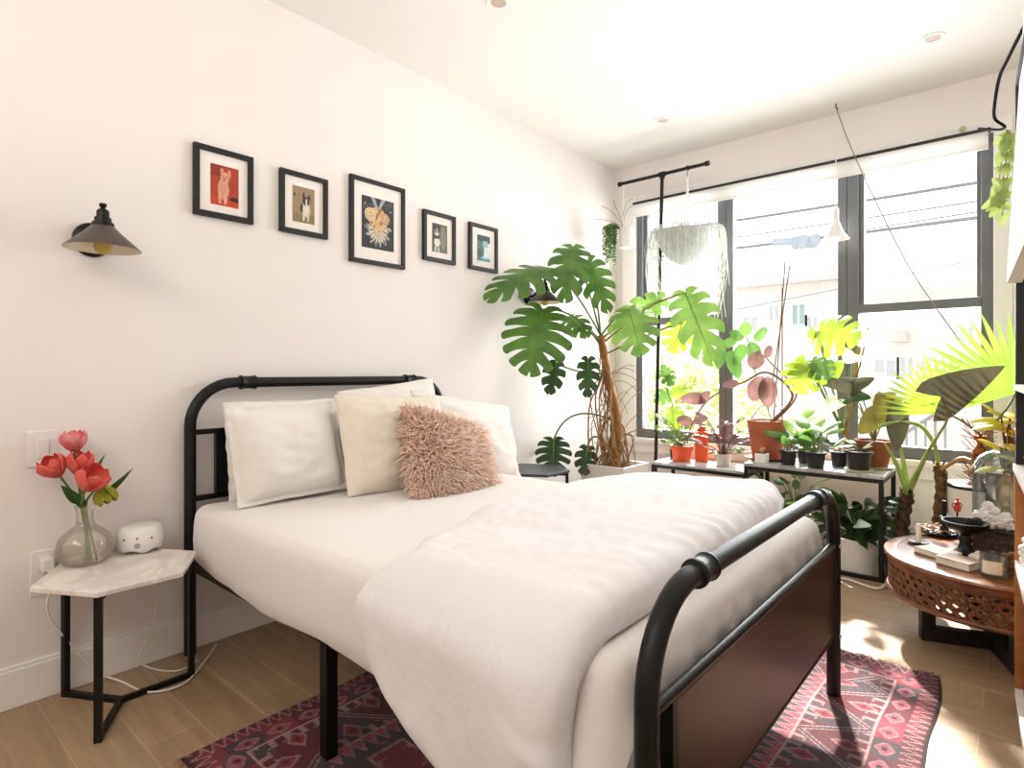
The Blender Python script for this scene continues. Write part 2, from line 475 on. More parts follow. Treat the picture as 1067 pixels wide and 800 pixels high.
# recessed ceiling lights
l0 = None
for i, (px, py, lab) in enumerate([(519, 2, 'round recessed ceiling light at the top edge of the view, nearest the camera'),
                                   (691, 125, 'round recessed ceiling light above the hanging bowl plant'),
                                   (972, 39, 'round recessed ceiling light above the right end of the window')]):
    p = P(px, py, z=CZ)
    if l0 is None:
        l0 = thing('recessed_light', (p.x, p.y, CZ), lab, 'ceiling light', 'recessed ceiling lights')
        c = (p.x, p.y, CZ)
        MB().lathe([(.034, -.001), (.036, -.006), (.05, -.007), (.053, -.001), (.053, 0)], c, 32).build('trim_ring', TRIM, l0)
        MB().lathe([(.0, -.002), (.034, -.002), (.034, -.001)], c, 32).build('lens', pm('light_lens', '#c9b3a4', .5), l0)
    else: dup(l0, (p.x, p.y, CZ), lab)

# ================================================================ PICTURE FRAMES
def ellimg(bg, items):
    def fn(u, v):
        c = bg(u, v) if callable(bg) else bg
        for (cx, cy, rx, ry, k) in items:
            if ((u - cx) / rx) ** 2 + ((v - cy) / ry) ** 2 < 1: c = lin(k)
        n = .92 + .16 * noise.noise(V((u * 9, v * 9, cx if False else 3.1)))
        return (c[0] * n, c[1] * n, c[2] * n, 1)
    return fn
PRINT = pm('photo_print', '#ffffff', .55, vcol=True)
def frame(y0, y1, z0, z1, py0, py1, pz0, pz1, img, label, fw=.022):
    x = WX; t = thing('picture_frame', (x, (y0 + y1) / 2, z0), label, 'picture', 'framed pictures on the left wall')
    b = MB()
    b.box(x + .001, x + .022, y0, y1, z0, z0 + fw).box(x + .001, x + .022, y0, y1, z1 - fw, z1).box(x + .001, x + .022, y0, y0 + fw, z0 + fw, z1 - fw).box(x + .001, x + .022, y1 - fw, y1, z0 + fw, z1 - fw)
    b.build('frame', FRAMEB, t, smooth=False, bevel=.002)
    MB().box(x + .001, x + .010, y0 + fw, y1 - fw, z0 + fw, z1 - fw).build('mat', MATB, t, smooth=False)
    MB().grid(54, 72, lambda u, v: (x + .0115, py0 + (py1 - py0) * u, pz0 + (pz1 - pz0) * v), img).build('print', PRINT, t, vcol=True, sharp=0)
o1, o2 = '#c8492c', '#d98a6c'
def bg1(u, v):
    c = lin('#b03a20') if v > .22 else lin('#c9401c')
    if v > .72 and u < .45: c = lin('#8e2c18')
    return c
frame(.931, 1.170, 1.728, 2.014, .997, 1.110, 1.783, 1.948, ellimg(bg1, [(.86, .2, .2, .06, '#3a1512'), (.45, .42, .2, .26, '#dc9a80'), (.5, .7, .15, .15, '#dda085'), (.4, .84, .06, .1, '#d99478'), (.66, .83, .06, .1, '#d99478'), (.33, .2, .06, .16, '#e0a68c'), (.52, .18, .06, .15, '#e0a68c'), (.48, .66, .05, .06, '#c4755c'), (.45, .73, .02, .015, '#40201a'), (.56, .73, .02, .015, '#40201a')]),
      'black framed picture of a pale dog on an orange background, leftmost of five')
def bg2(u, v): return lin('#a1876a') if v > .25 else lin('#8d7a55')
frame(1.290, 1.527, 1.724, 2.006, 1.352, 1.461, 1.781, 1.944, ellimg(bg2, [(.08, .75, .06, .05, '#5a4836'), (.62, .38, .17, .2, '#e2d8c6'), (.6, .62, .15, .12, '#3a2c22'), (.5, .76, .05, .1, '#2c221c'), (.74, .73, .06, .09, '#4a3a2e'), (.62, .60, .04, .11, '#e8dfce'), (.5, .2, .05, .15, '#e2d8c6'), (.7, .18, .05, .14, '#d9cebb'), (.4, .4, .06, .12, '#3a2c22')]),
      'black framed picture of a small dog sitting on a tan background')
def bg3(u, v):
    d = abs(u - .5)
    c = lin('#2c2a30')
    n = noise.noise(V((u * 7, v * 7, 0)))
    if v > .72: c = lin('#4a4548') if n > 0 else lin('#2b2930')
    if v > .74 and d < (v - .70) * .75 and d > (v - .8) * .55: c = lin('#a8a9ae')
    r = math.hypot((u - .5) * 1.0, (v - .38) * 1.25); a = math.atan2(v - .38, u - .5)
    if r < .36 + .06 * math.sin(a * 13): c = lin('#b9b6a8') if math.sin(a * 21 + r * 30) > -.2 else lin('#4c4844')
    if r < .26 + .04 * math.sin(a * 17): c = lin('#e0d6bf') if math.sin(a * 17) > -.4 else lin('#8a7a62')
    r2 = math.hypot(u - .5, (v - .58) * 1.2)
    if r2 < .28 + .03 * math.sin(a * 11): c = lin('#d8b483') if n > -.1 else lin('#a06b43')
    r3 = math.hypot(u - .26, (v - .66) * 1.3)
    if r3 < .17: c = lin('#ead2a2') if (r3 * 30) % 2 < 1.3 else lin('#b78f5e')
    r4 = math.hypot(u - .72, (v - .62) * 1.3)
    if r4 < .14: c = lin('#e2c497') if (r4 * 32) % 2 < 1.2 else lin('#9c6a44')
    return c
frame(1.650, 1.987, 1.642, 2.070, 1.720, 1.918, 1.724, 1.984, ellimg(bg3, [(.1, .86, .02, .015, '#d9d4cf'), (.88, .78, .02, .015, '#d9d4cf')]),
      'largest black framed picture, pale shells and flowers on a dark ground', .021)
def bg4(u, v): return lin('#6e6a5c') if u > .55 else lin('#4b483f')
frame(2.116, 2.358, 1.716, 1.995, 2.184, 2.297, 1.772, 1.933, ellimg(bg4, [(.72, .5, .2, .4, '#8a8573'), (.32, .35, .2, .16, '#e6e2d6'), (.3, .7, .17, .13, '#b9b4a6'), (.18, .86, .07, .1, '#2d2b27'), (.42, .86, .07, .1, '#2d2b27'), (.3, .62, .07, .07, '#e6e2d6'), (.22, .72, .05, .05, '#2a2825'), (.4, .72, .05, .05, '#2a2825'), (.3, .52, .16, .06, '#3a3731'), (.2, .1, .08, .12, '#c9c4b6'), (.42, .1, .08, .12, '#c9c4b6')]),
      'black framed black and white picture of a sitting cat or dog')
def bg5(u, v):
    c = lin('#56777a')
    if v > .75: c = lin('#2f4a4f')
    if u > .35 + .2 * math.sin(v * 4) and v < .72: c = lin('#dfe9ea')
    if .45 < u < .8 and .55 < v < .8: c = lin('#9fb7ba')
    if v < .16 and u > .3: c = lin('#b9d3d8') if v > .1 else lin('#4f8d98')
    return c
frame(2.472, 2.720, 1.714, 1.993, 2.543, 2.654, 1.774, 1.931, ellimg(bg5, [(.2, .3, .18, .16, '#2f5a54')]),
      'black framed blue-grey picture, rightmost of five, nearest the monstera')

# ================================================================ WALL SCONCES
SHADE = pm('sconce_shade_bronze', '#5e544e', .38, .6)
SHADEIN = pm('shade_inner_cream', '#e9dfc8', .5)
def sconce(yc, zc, label, first=None):
    if first: return dup(first, (WX, yc, zc), label)
    t = thing('wall_sconce', (WX, yc, zc), label, 'wall lamp', 'wall sconces')
    c = V((WX, yc, zc))
    MB().lathe([(.0, .0), (.058, .0), (.06, .004), (.06, .012), (.05, .018), (.02, .022), (0, .022)], c, 32, axis=(1, 0, 0)).build('back_plate', BLACK, t)
    hx = .135
    MB().tube(spline([c + V((.02, 0, .0)), c + V((.05, 0, .012)), c + V((.085, 0, .045)), c + V((hx, 0, .075))], 6), .008, 8).build('arm', BLACK, t)
    n0 = c + V((hx, 0, 0))
    MB().lathe([(.0, .108), (.010, .106), (.012, .098), (.007, .092), (.009, .088), (.016, .084), (.019, .078), (.019, .060), (.024, .058), (.026, .044), (.032, .040), (.034, .028), (.0, .028)], n0, 24).build('socket', BLACK, t)
    sh = MB().lathe([(.030, .030), (.036, .026), (.054, .006), (.110, -.046), (.112, -.049)], n0, 40).build('shade', SHADE, t)
    MB().lathe([(.110, -.049), (.108, -.046), (.052, .004), (.03, .022)], n0, 40).build('shade_lining', SHADEIN, sh)
    MB().lathe([(.0, -.068), (.012, -.066), (.022, -.056), (.027, -.040), (.024, -.022), (.014, -.004), (.012, .022)], n0, 20).build('bulb', pm('amber_bulb', '#d9c069', .15, trans=.4), t)
    return t
sc1 = sconce(.596, 1.566, 'black cone wall lamp above the marble nightstand, left of the pictures')
sconce(3.05, 1.600, 'black wall lamp partly hidden behind the big monstera leaves', sc1)

# ================================================================ SWITCH, OUTLET
t = thing('light_switch', (WX, .455, .84), 'white rocker light switch on the wall behind the tulips', 'light switch')
MB().box(WX, WX + .006, .413, .498, .780, .900).build('plate', WHITEPLAST, t, bevel=.003)
MB().box(WX + .006, WX + .011, .440, .474, .808, .874).build('rocker', WHITEPLAST, t, bevel=.002)
t = thing('wall_outlet', (WX, .465, .42), 'white wall outlet behind the left corner of the marble nightstand', 'outlet')
MB().box(WX, WX + .006, .423, .507, .344, .498).build('plate', WHITEPLAST, t, bevel=.003)
MB().box(WX + .006, WX + .009, .45, .48, .365, .41).box(WX + .006, WX + .009, .45, .48, .43, .475).build('socket_face', WHITEPLAST, t, bevel=.001)
t = thing('charger_plug', (WX + .0105, .46, .44), 'white charger plug in the outlet, cord trailing under the marble nightstand', 'plug')
MB().box(WX + .0095, WX + .045, .448, .482, .43, .475).build('plug', WHITEPLAST, t, bevel=.004)
cpts = [(WX + .045, .465, .435), (WX + .07, .47, .40), (WX + .06, .46, .30), (WX + .05, .53, .16), (WX + .06, .60, .05), (WX + .10, .66, .0065), (WX + .25, .70, .0065), (WX + .28, .80, .0065), (WX + .16, .92, .0065), (WX + .06, 1.0, .0065)]
MB().tube(spline(cpts, 8), .0035, 6).build('cord', CORD_W, t)
tag(MB().tube(spline([(WX + .13, .78, .433), (WX + .09, .80, .38), (WX + .06, .79, .28), (WX + .07, .77, .16), (WX + .05, .73, .05), (WX + .07, .76, .0065), (WX + .17, .82, .0065), (WX + .14, .90, .0065)], 8), .003, 6).build('lamp_cord', CORD_W), 'thin white cord hanging from the white sound machine down to the floor', 'cord')

# ================================================================ NIGHTSTANDS
def nightstand(cx, cy, zt, r, top, rot, label):
    t = thing('nightstand', (cx, cy, 0), label, 'nightstand')
    hexa = [(cx + r * math.cos(rot + math.radians(60 * k)), cy + r * math.sin(rot + math.radians(60 * k))) for k in range(6)]
    MB().prism(hexa, zt - .017, zt).build('tabletop', top, t, smooth=False, bevel=.003)
    fr = MB(); rb = r * .92; s = .018; zl = zt - .017
    c0 = V((cx, cy, 0))
    for k in range(3):
        a = rot + math.radians(60 * (2 * k)); d = V((math.cos(a), math.sin(a), 0))
        fr = MB()
        q = c0 + d * rb
        fr.obox(q + V((0, 0, zl / 2)), (s, s * 1.15, zl), d)
        fr.obox(c0 + d * (rb / 2) + V((0, 0, s / 2)), (rb, s * .999, s * .998), d)
        fr.obox(c0 + d * (rb / 2) + V((0, 0, zl - s / 2)), (rb, s * .999, s * .998), d)
        fr.build('leg_frame', BLACK, t, smooth=False, bevel=.0015)
    return t
NSX, NSY, NSZ = -2.262, .62, .450
nightstand(NSX, NSY, NSZ, .238, MARBLE, math.radians(-30), 'hexagonal white marble nightstand with a black metal base')
nightstand(-2.262, 2.80, .505, .225, pm('slate_top', '#3a4048', .35), math.radians(30), 'dark topped black metal nightstand beyond the far side of the bed')

# vase with tulips
vb = P(84, 583, z=NSZ); vb.z = NSZ; vb = V((-2.408, .555, NSZ))
vs_ = thing('flower_vase', vb, 'round clear glass vase holding the tulips on the marble nightstand', 'vase')
MB().lathe([(.0, .001), (.045, .001), (.066, .010), (.082, .035), (.084, .058), (.072, .090), (.045, .116), (.029, .128), (.025, .142), (.024, .165), (.029, .190), (.033, .196)], vb, 36).build('bowl', VASEG, vs_)
MB().lathe([(.0, .004), (.044, .004), (.064, .013), (.079, .036), (.081, .050), (0, .050)], vb, 30).build('water', glassmat('vase_water', '#fbf8f2', .03, haze=.05, hazecol='#f2e8da'), vs_)
def petal_cup(mb, c, axis, r, h, seed, open_=.2, n=6):
    A = V(axis).normalized(); a = V((1, 0, 0)) if abs(A.x) < .9 else V((0, 1, 0))
    X = (a - A * a.dot(A)).normalized(); Y = A.cross(X); rr = random.Random(seed)
    for k in range(n):
        a0 = 2 * PI * k / n + rr.uniform(-.15, .15); lay = 1. if k % 2 else .86
        def fn(u, v):
            s = (u - .5) * 2; wv = math.sin(PI * min(1, v ** .75 * .93 + .03)) ** .6
            ang = a0 + s * wv * (PI / n) * 1.7
            rad = r * lay * (math.sin(PI * (.08 + .62 * v)) * (1 - .12 * v) + open_ * v * v) * (1 + .05 * abs(s))
            z = h * (v - .08 * s * s * v)
            return V(c) + A * z + (X * math.cos(ang) + Y * math.sin(ang)) * rad
        mb.grid(6, 8, fn)
TUL = leafmat('tulip_coral', '#e8564f', '#f07c70', .25, .45, 30)
TULP = leafmat('tulip_pink', '#ea6f72', '#f3a3a2', .25, .45, 30)
TULG = leafmat('tulip_green', '#93a52a', '#c9b63a', .25, .45, 40)
TLEAF = leafmat('tulip_leaf', '#2f5123', '#476b2c', .25, .5, 10)
neck = vb + V((0, 0, .18))
def tulip(px, py, x, r, h, mat, label, ax, seed, n=6, open_=.2, leaves=()):
    c = P(px, py, x=x); A = V(ax).normalized()
    b = vb + V((R.uniform(-.03, .03), R.uniform(-.03, .03), .006))
    t = thing('tulip', b, label, 'flower', 'tulips in the glass vase')
    st = c - A * h * .1
    nk = neck + V((R.uniform(-.010, .010), R.uniform(-.010, .010), 0))
    MB().tube(spline([b, nk, nk * .45 + st * .55 - A * .015, st], 8), .0038, 7).build('stem', STEM, t)
    m = MB(); petal_cup(m, st, A, r, h, seed, open_, n)
    m.build('blossom', mat, t, solid=.0016, sharp=0)
    for (p0, p1, w, nr, dr) in leaves:
        m = MB(); leaf(m, 'lance', p0, p1, w, nr, dr, -.25); m.build('leaf', TLEAF, t, sharp=0)
x0 = -2.40
tulip(78, 468, x0 - .03, .041, .072, TULP, 'pink tulip, highest of the bunch', (-.1, -.05, 1), 1, open_=.0)
tulip(61, 494, x0 - .02, .044, .074, TUL, 'coral tulip on the left of the bunch', (.1, -.5, .85), 2, open_=.04)
tulip(82, 492, x0 + .0, .042, .078, TUL, 'coral tulip in the middle of the bunch, just under the pink one', (.15, .05, .9), 3, open_=.04,
      leaves=[(P(84, 525, x=x0), P(63, 505, x=x0 + .02), .035, (1, -.3, .3), .5), (P(88, 530, x=x0), P(74, 512, x=x0 + .03), .03, (1, 0, .3), .3)])
tulip(90, 508, x0 + .045, .050, .082, TUL, 'large open coral tulip at the front right of the bunch', (.45, .3, .8), 4, open_=.16,
      leaves=[(P(98, 525, x=x0), P(139, 487, x=x0 + .03), .026, (.6, 0, .7), -.5), (P(92, 500, x=x0 - .05), P(110, 472, x=x0 - .06), .014, (1, .2, .3), .4)])
tulip(106, 508, x0 + .02, .036, .066, TULG, 'yellow-green tulip drooping at the right of the bunch', (.25, .25, -.85), 5, n=8, open_=.1)

# white sound machine
sb = P(147, 573, z=NSZ); sb.z = NSZ
t = thing('sound_machine', sb, 'round white sound machine with a small face on the marble nightstand', 'sound machine')
body = MB(); n = 48; rows = [(.044, .009), (.062, .004), (.070, .012), (.073, .034), (.072, .062), (.067, .084), (.058, .092), (.033, .094), (.0, .094)]
vsx = []
for r, z in rows:
    for k in range(n):
        a = 2 * PI * k / n
        zz = z
        if z < .013: zz = z + .009 * (.5 - .5 * math.cos(a * 5 + .7))
        vsx.append(sb + V((r * math.cos(a), r * math.sin(a), zz)))
body.add(vsx, [(i * n + k, i * n + (k + 1) % n, (i + 1) * n + (k + 1) % n, (i + 1) * n + k) for i in range(len(rows) - 1) for k in range(n)] + [tuple(range(n - 1, -1, -1))])
bo = body.build('body', WHITEPLAST, t, sharp=60)
fd = V((.90, -.44, 0)).normalized()
def onb(a, z, rr=.0675):
    an = math.atan2(fd.y, fd.x) + a
    return sb + V((rr * math.cos(an), rr * math.sin(an), z))
for a in (-.62, .0, .62): MB().sph(onb(a, .056 if a else .060, .0725), .0035, 8, 6).build('dot', BLKPLAST, t)
MB().lathe([(0, .003), (.008, .003), (.0095, .0)], onb(.0, .034, .0725), 16, axis=fd).build('button', pm('grey_button', '#a59c98', .4), t)

# ================================================================ BED
bed = thing('bed_frame', (-1.46, 1.56, 0), 'black iron tube bed frame with a dark wood panel in the footboard', 'bed')
YN, YF = .905, 2.215
def arch(x, zt, r, rad=.17):
    zf = .0095 if x > -1 else 0
    pts = [V((x, YN, zf)), V((x, YN, .2)), V((x, YN, zt - rad))]
    for k in range(1, 10):
        a = PI / 2 * k / 9
        pts.append(V((x, YN + rad * (1 - math.cos(a)), zt - rad + rad * math.sin(a))))
    pts += [V((x, YF - rad, zt))]
    for k in range(1, 10):
        a = PI / 2 * k / 9
        pts.append(V((x, YF - rad + rad * math.sin(a), zt - rad + rad * math.cos(a))))
    pts += [V((x, YF, .2)), V((x, YF, zf))]
    return MB().tube(pts, r, 20)
XF, XH = -.483, -2.45
arch(XF, .705, .0215).build('footboard_tube', BLACK, bed, sharp=50)
arch(XH, 1.055, .0215).build('headboard_tube', BLACK, bed, sharp=50)
for x, z in ((XF, .705), (XH, 1.055)):
    for y in (YN + .225, YF - .225):
        m = MB().lathe([(.0215, -.034), (.029, -.032), (.0295, -.026), (.0265, -.022), (.0265, .022), (.0295, .026), (.029, .032), (.0215, .034)], (x, y, z), 24, axis=(0, 1, 0))
        m.build('collar', BLACK, bed)
# footboard rail, panel
MB().tube([(XF, YN + .02, .513), (XF, YF - .02, .513)], .0125, 14).build('footboard_rail', pm('grey_iron', '#2a2a2c', .32, .6), bed, sharp=50)  # upper rail in a greyer, smoother iron than the other tubes
MB().tube([(XF, YN + .02, .212), (XF, YF - .02, .212)], .010, 12).build('footboard_rail', BLACK, bed, sharp=50)
MB().box(XF - .012, XF + .012, YN + .075, YN + .098, .212, .513).build('panel_stile', BLACK, bed, smooth=False)
MB().box(XF - .008, XF + .008, YN + .098, YF - .03, .218, .503).build('footboard_panel', DARKWOOD, bed, smooth=False, bevel=.002)
for z in (.212, .513):
    MB().sph((XF + .020, YF - .004, z), .007, 10, 6).build('bolt', STEEL, bed)
# headboard frame
for z in (.862, .602):
    MB().box(XH - .010, XH + .010, YN + .02, YF - .02, z - .010, z + .010).build('headboard_rail', BLACK, bed, smooth=False)
for y in (YN + .095, YF - .135): MB().box(XH - .014, XH + .010, y, y + .04, .602, .862).build('panel_stile', BLACK, bed, smooth=False)
MB().box(XH - .008, XH + .006, YN + .13, YF - .13, .612, .852).build('headboard_panel', DARKWOOD, bed, smooth=False)
for y in (YN, YF):
    s = 1 if y == YN else -1
    MB().box(XH, XF, y - .012 + s * .012, y + .012 + s * .012, .325, .365).build('side_rail', BLACK, bed, smooth=False, bevel=.002)
for x in (-1.95, -1.49, -1.0):
    MB().box(x - .02, x + .02, YN + .02, YF - .02, .33, .352).build('cross_slat', BLACK, bed, smooth=False)
for y in (YN + .012, YF - .012, 1.56):
    MB().box(-1.505, -1.468, y - .018, y + .018, .0095, .33).build('middle_leg', BLACK, bed, smooth=False, bevel=.002)
m = MB()
m.add([(XH, YN, .36), (XH, YN, .43), (XH + .14, YN + .002, .36), (XH, YN + .02, .36), (XH, YN + .02, .43), (XH + .14, YN + .022, .36)], [(0, 2, 1), (3, 4, 5), (0, 1, 4, 3), (1, 2, 5, 4), (0, 3, 5, 2)])
m.build('corner_brace', BLACK, bed, smooth=False)

# mattress in its fitted sheet
def clampf(a, lo, hi): return max(lo, min(hi, a))
MX0, MX1, MY0, MY1, MZ0, MZ1 = -2.415, -.535, .885, 2.235, .335, .588
def rounded_slab(x0, x1, y0, y1, z0, z1, rc, re, nper=160, wav=.006, hem=.02, sd=3.):
    """closed slab with rounded plan corners and rounded top edge, hem waving at the bottom"""
    m = MB(); ring = []
    per = []
    cx = [(x1 - rc, y1 - rc, 0), (x0 + rc, y1 - rc, 1), (x0 + rc, y0 + rc, 2), (x1 - rc, y0 + rc, 3)]
    pts = []
    for (a, b, q) in cx:
        for k in range(8):
            t = PI / 2 * (q + k / 7); pts.append((a + rc * math.cos(t), b + rc * math.sin(t), math.cos(t), math.sin(t)))
    # resample
    seg = []
    for i in range(len(pts)):
        p, q = pts[i], pts[(i + 1) % len(pts)]
        L = math.hypot(q[0] - p[0], q[1] - p[1]); k = max(1, int(L / .035))
        for j in range(k):
            f = j / k; seg.append(tuple(p[z] + (q[z] - p[z]) * f for z in range(4)))
    prof = [(-.012, z0 - .0, 1.), (.0, z0 + .012, 1.), (.004, z0 + .06, .8), (.006, (z0 + z1) / 2, .6), (.003, z1 - re * 1.4, .3)]
    for k in range(1, 7):
        t = PI / 2 * k / 6; prof.append((-re * (1 - math.cos(t)), z1 - re + re * math.sin(t), .1))
    n = len(seg); vs = []; fs = []
    for (off, z, wv) in prof:
        for i, (x, y, nx, ny) in enumerate(seg):
            d = off + wav * wv * noise.noise(V((x * 9, y * 9, sd))) + .004 * noise.noise(V((x * 4, y * 4, z * 9)))
            zz = z + (hem * noise.noise(V((x * 3.1, y * 3.1, sd))) * max(0, wv - .75) * 4 if wv > .75 else 0) + .004 * noise.noise(V((x * 5, y * 5, 1))) + .055 * clampf((-2.12 - x) / .3, 0, 1) ** 1.5 * clampf((.46 - z) / .1, 0, 1)
            vs.append((x + nx * d, y + ny * d, zz))
    for j in range(len(prof) - 1):
        for i in range(n): fs.append((j * n + i, j * n + (i + 1) % n, (j + 1) * n + (i + 1) % n, (j + 1) * n + i))
    rim = vs[(len(prof) - 1) * n:]; cx0 = V(((x0 + x1) / 2, (y0 + y1) / 2, z1)); b = (len(prof) - 1) * n
    for k in (.93, .8, .55, .25):
        for p in rim:
            q = cx0.lerp(V(p), k); vs.append((q.x, q.y, z1 + .004 + .003 * noise.noise(V((q.x * 5, q.y * 5, 1)))))
        for i in range(n): fs.append((b + i, b + (i + 1) % n, b + n + (i + 1) % n, b + n + i))
        b += n
    vs.append(tuple(cx0 + V((0, 0, .004)))); e = len(vs) - 1
    for i in range(n): fs.append((b + i, b + (i + 1) % n, e))
    fs.append(tuple(range(n - 1, -1, -1)))
    return m.add(vs, fs)
tag(rounded_slab(MX0, MX1, MY0, MY1, MZ0, MZ1, .07, .045).build('mattress', SHEETM, sharp=0), 'mattress in a white fitted sheet on the black iron bed', 'mattress')

# flat sheet hanging at the foot and near corner
def sheet_path(s, hang):
    """cross-section far -> near -> hanging. returns (y, z, ny, nz)"""
    r = .05; yt0, yt1 = MY1 - .02, MY0 + .02
    L1 = yt0 - yt1; L2 = r * PI / 2; L3 = hang; d = s * (L1 + L2 + L3)
    if d < L1: return yt0 - d, MZ1 + .008, 0, 1
    d -= L1
    if d < L2:
        a = d / r; return yt1 - r * math.sin(a) , MZ1 + .008 - r * (1 - math.cos(a)), -math.sin(a), math.cos(a)
    d -= L2
    return yt1 - r, MZ1 + .008 - r - d, -1, 0
m = MB()
def sheet_edge(d):
    """walk along the near side towards the foot, round the corner, then across the foot end"""
    rc = .07; x1 = MX1 + .012; y0 = MY0 - .012; xa = -.80
    L1 = (x1 - rc) - xa; L2 = rc * PI / 2
    if d < L1: return xa + d, y0, 0, -1, 0
    d -= L1
    if d < L2:
        a = d / rc; return x1 - rc + rc * math.sin(a), y0 + rc - rc * math.cos(a), math.sin(a), -math.cos(a), a / (PI / 2)
    d -= L2
    return x1, y0 + rc + d, 1, 0, 1
SL = (MX1 + .012 - .07 + .80) + .07 * PI / 2 + (MY1 - MY0 - .07 - .04)
def fs_fn(u, v):
    d = u * SL; x, y, nx, ny, k = sheet_edge(d)
    hem = .20 + (.475 - .20) * (k * k * (3 - 2 * k)) + .012 * noise.noise(V((d * 7, 3, 1))) * (1 + 1.2 * k)
    if v < .25:
        a = (1 - v / .25); re = .045
        t = (1 - min(1, a * 1.6)) * PI / 2
        off = -re * (1 - math.sin(t)) - (max(0, a - .62) * .06); z = MZ1 + .010 - re * (1 - math.cos(t)); fold = 0
    else:
        f = (v - .25) / .75; off = 0; z = (MZ1 + .010 - .045) + (hem - (MZ1 + .010 - .045)) * f
        g = f ** .8
        fold = g * ((.012 * math.sin(d * 33) + .010 * math.sin(d * 57 + 1.3)) * (1 - k) + k * (.006 * math.sin(d * 44 + 2 * math.sin(d * 9)) + .007 * noise.noise(V((d * 15, f * 2, 5)))) + .008)
        fold += (1 - k) * .030 * g * math.exp(-((d - .17) / .05) ** 2)
    off += fold + .002
    return (x + nx * off, y + ny * off, z + .003 * noise.noise(V((x * 7, y * 7, z * 7))))
m.grid(300, 40, fs_fn)
tag(m.build('flat_sheet', SHEETM, sharp=0, solid=.003), 'white flat sheet draped over the foot of the bed and down the near side', 'sheet')

# duvet
def du_path(s, hang):
    r = .075; yt0, yt1 = 2.245, .94
    pre = .05
    L1 = yt0 - yt1; L2 = r * PI / 2
    d = s * (pre + L1 + L2 + hang)
    zt = MZ1 + .018
    if d < pre: return yt0, zt - (pre - d), .9, .45, d
    d -= pre
    if d < L1: return yt0 - d, zt, 0, 1, d
    d -= L1
    if d < L2:
        a = d / r; return yt1 - r * math.sin(a), zt - r * (1 - math.cos(a)), -math.sin(a), math.cos(a), d
    d -= L2
    return yt1 - r, zt - r - d, -1, 0, d
def interp(x, tab):
    for i in range(len(tab) - 1):
        if x <= tab[i + 1][0]:
            a, b = tab[i], tab[i + 1]; f = (x - a[0]) / (b[0] - a[0]); f = f * f * (3 - 2 * f)
            return a[1] + (b[1] - a[1]) * f
    return tab[-1][1]
def duvet_pt(u, v, outer):
    hang = .21 + .28 * u ** 1.15
    y, z, ny, nz, _ = du_path(v, hang)
    # head edge / foot edge along v
    xh = interp(v, [(0, -1.34), (.2, -1.42), (.45, -1.42), (.7, -1.28), (.8, -1.20), (.9, -1.25), (1, -1.20)])
    xf = interp(v, [(0, -.66), (.15, -.60), (.4, -.575), (.7, -.575), (.8, -.60), (1, -.60)])
    if v > .84: xh += .10 * ((v - .84) / .16) ** 3
    x = xh + (xf - xh) * u
    el = min(u * abs(xf - xh), (1 - u) * abs(xf - xh) * 1.0)
    ev = min(v * 1.7 + .02, (1 - v) * 1.7)
    def rim(e, w): return math.sqrt(max(0, 1 - (1 - min(1, e / w)) ** 2))
    T = .105 * (1 - v) + .065 * v
    T *= (.55 + .5 * u) if v < .75 else (.6 + .45 * u)
    wr_ = .13 if u < .5 else .075
    th = T * (.22 + .78 * rim(el, wr_)) * rim(ev, .10)
    if not outer: th = 0.002
    else:
        wr = .010 * noise.noise(V((x * 3.1, y * 3.4, z * 3.4 + 4))) + .005 * noise.noise(V((x * 8, y * 6, z * 6)))
        # gathers towards the foot seam
        g = clampf(1 - (1 - u) / .22, 0, 1)
        s_ = v * 1.7
        wr += g * (.0075 * math.sin(s_ * 62 + 4 * math.sin(s_ * 9) + u * 5) * g * (.6 + .4 * math.sin(s_ * 23)) + .007 * noise.noise(V((s_ * 30, u * 5, 2))))
        wr += .003 * noise.noise(V((x * 22 + y * 9, y * 14, z * 10)))
        th += wr * rim(ev, .06)
    fl = 0
    if nz < .3: fl = .010 * math.sin(x * 11 + 1) * clampf((.55 - z) / .2, 0, 1) - .012 * clampf((.55 - z) / .25, 0, 1)
    return V((x, y + ny * th - fl * 1.0 - (.014 if nz < .3 else .014 * (1 - nz)), z + nz * th))
m = MB(); nu, nv = 96, 170
m.grid(nu, nv, lambda u, v: duvet_pt(u, v, True)); nA = len(m.v)
m.grid(nu, nv, lambda u, v: duvet_pt(u, v, False))
# flip inner, sew the rim
half = nu * nv
m.f = m.f[:half] + [f[::-1] for f in m.f[half:]]
W_ = nu + 1
for i in range(nu):
    m.f.append((i + 1, i, nA + i, nA + i + 1)); b = nv * W_
    m.f.append((b + i, b + i + 1, nA + b + i + 1, nA + b + i))
for j in range(nv):
    m.f.append((j * W_, (j + 1) * W_, nA + (j + 1) * W_, nA + j * W_)); e = nu
    m.f.append(((j + 1) * W_ + e, j * W_ + e, nA + j * W_ + e, nA + (j + 1) * W_ + e))
tag(m.build('duvet', DUVETM, sharp=0), 'fluffy white duvet spread over the foot half of the bed', 'duvet')

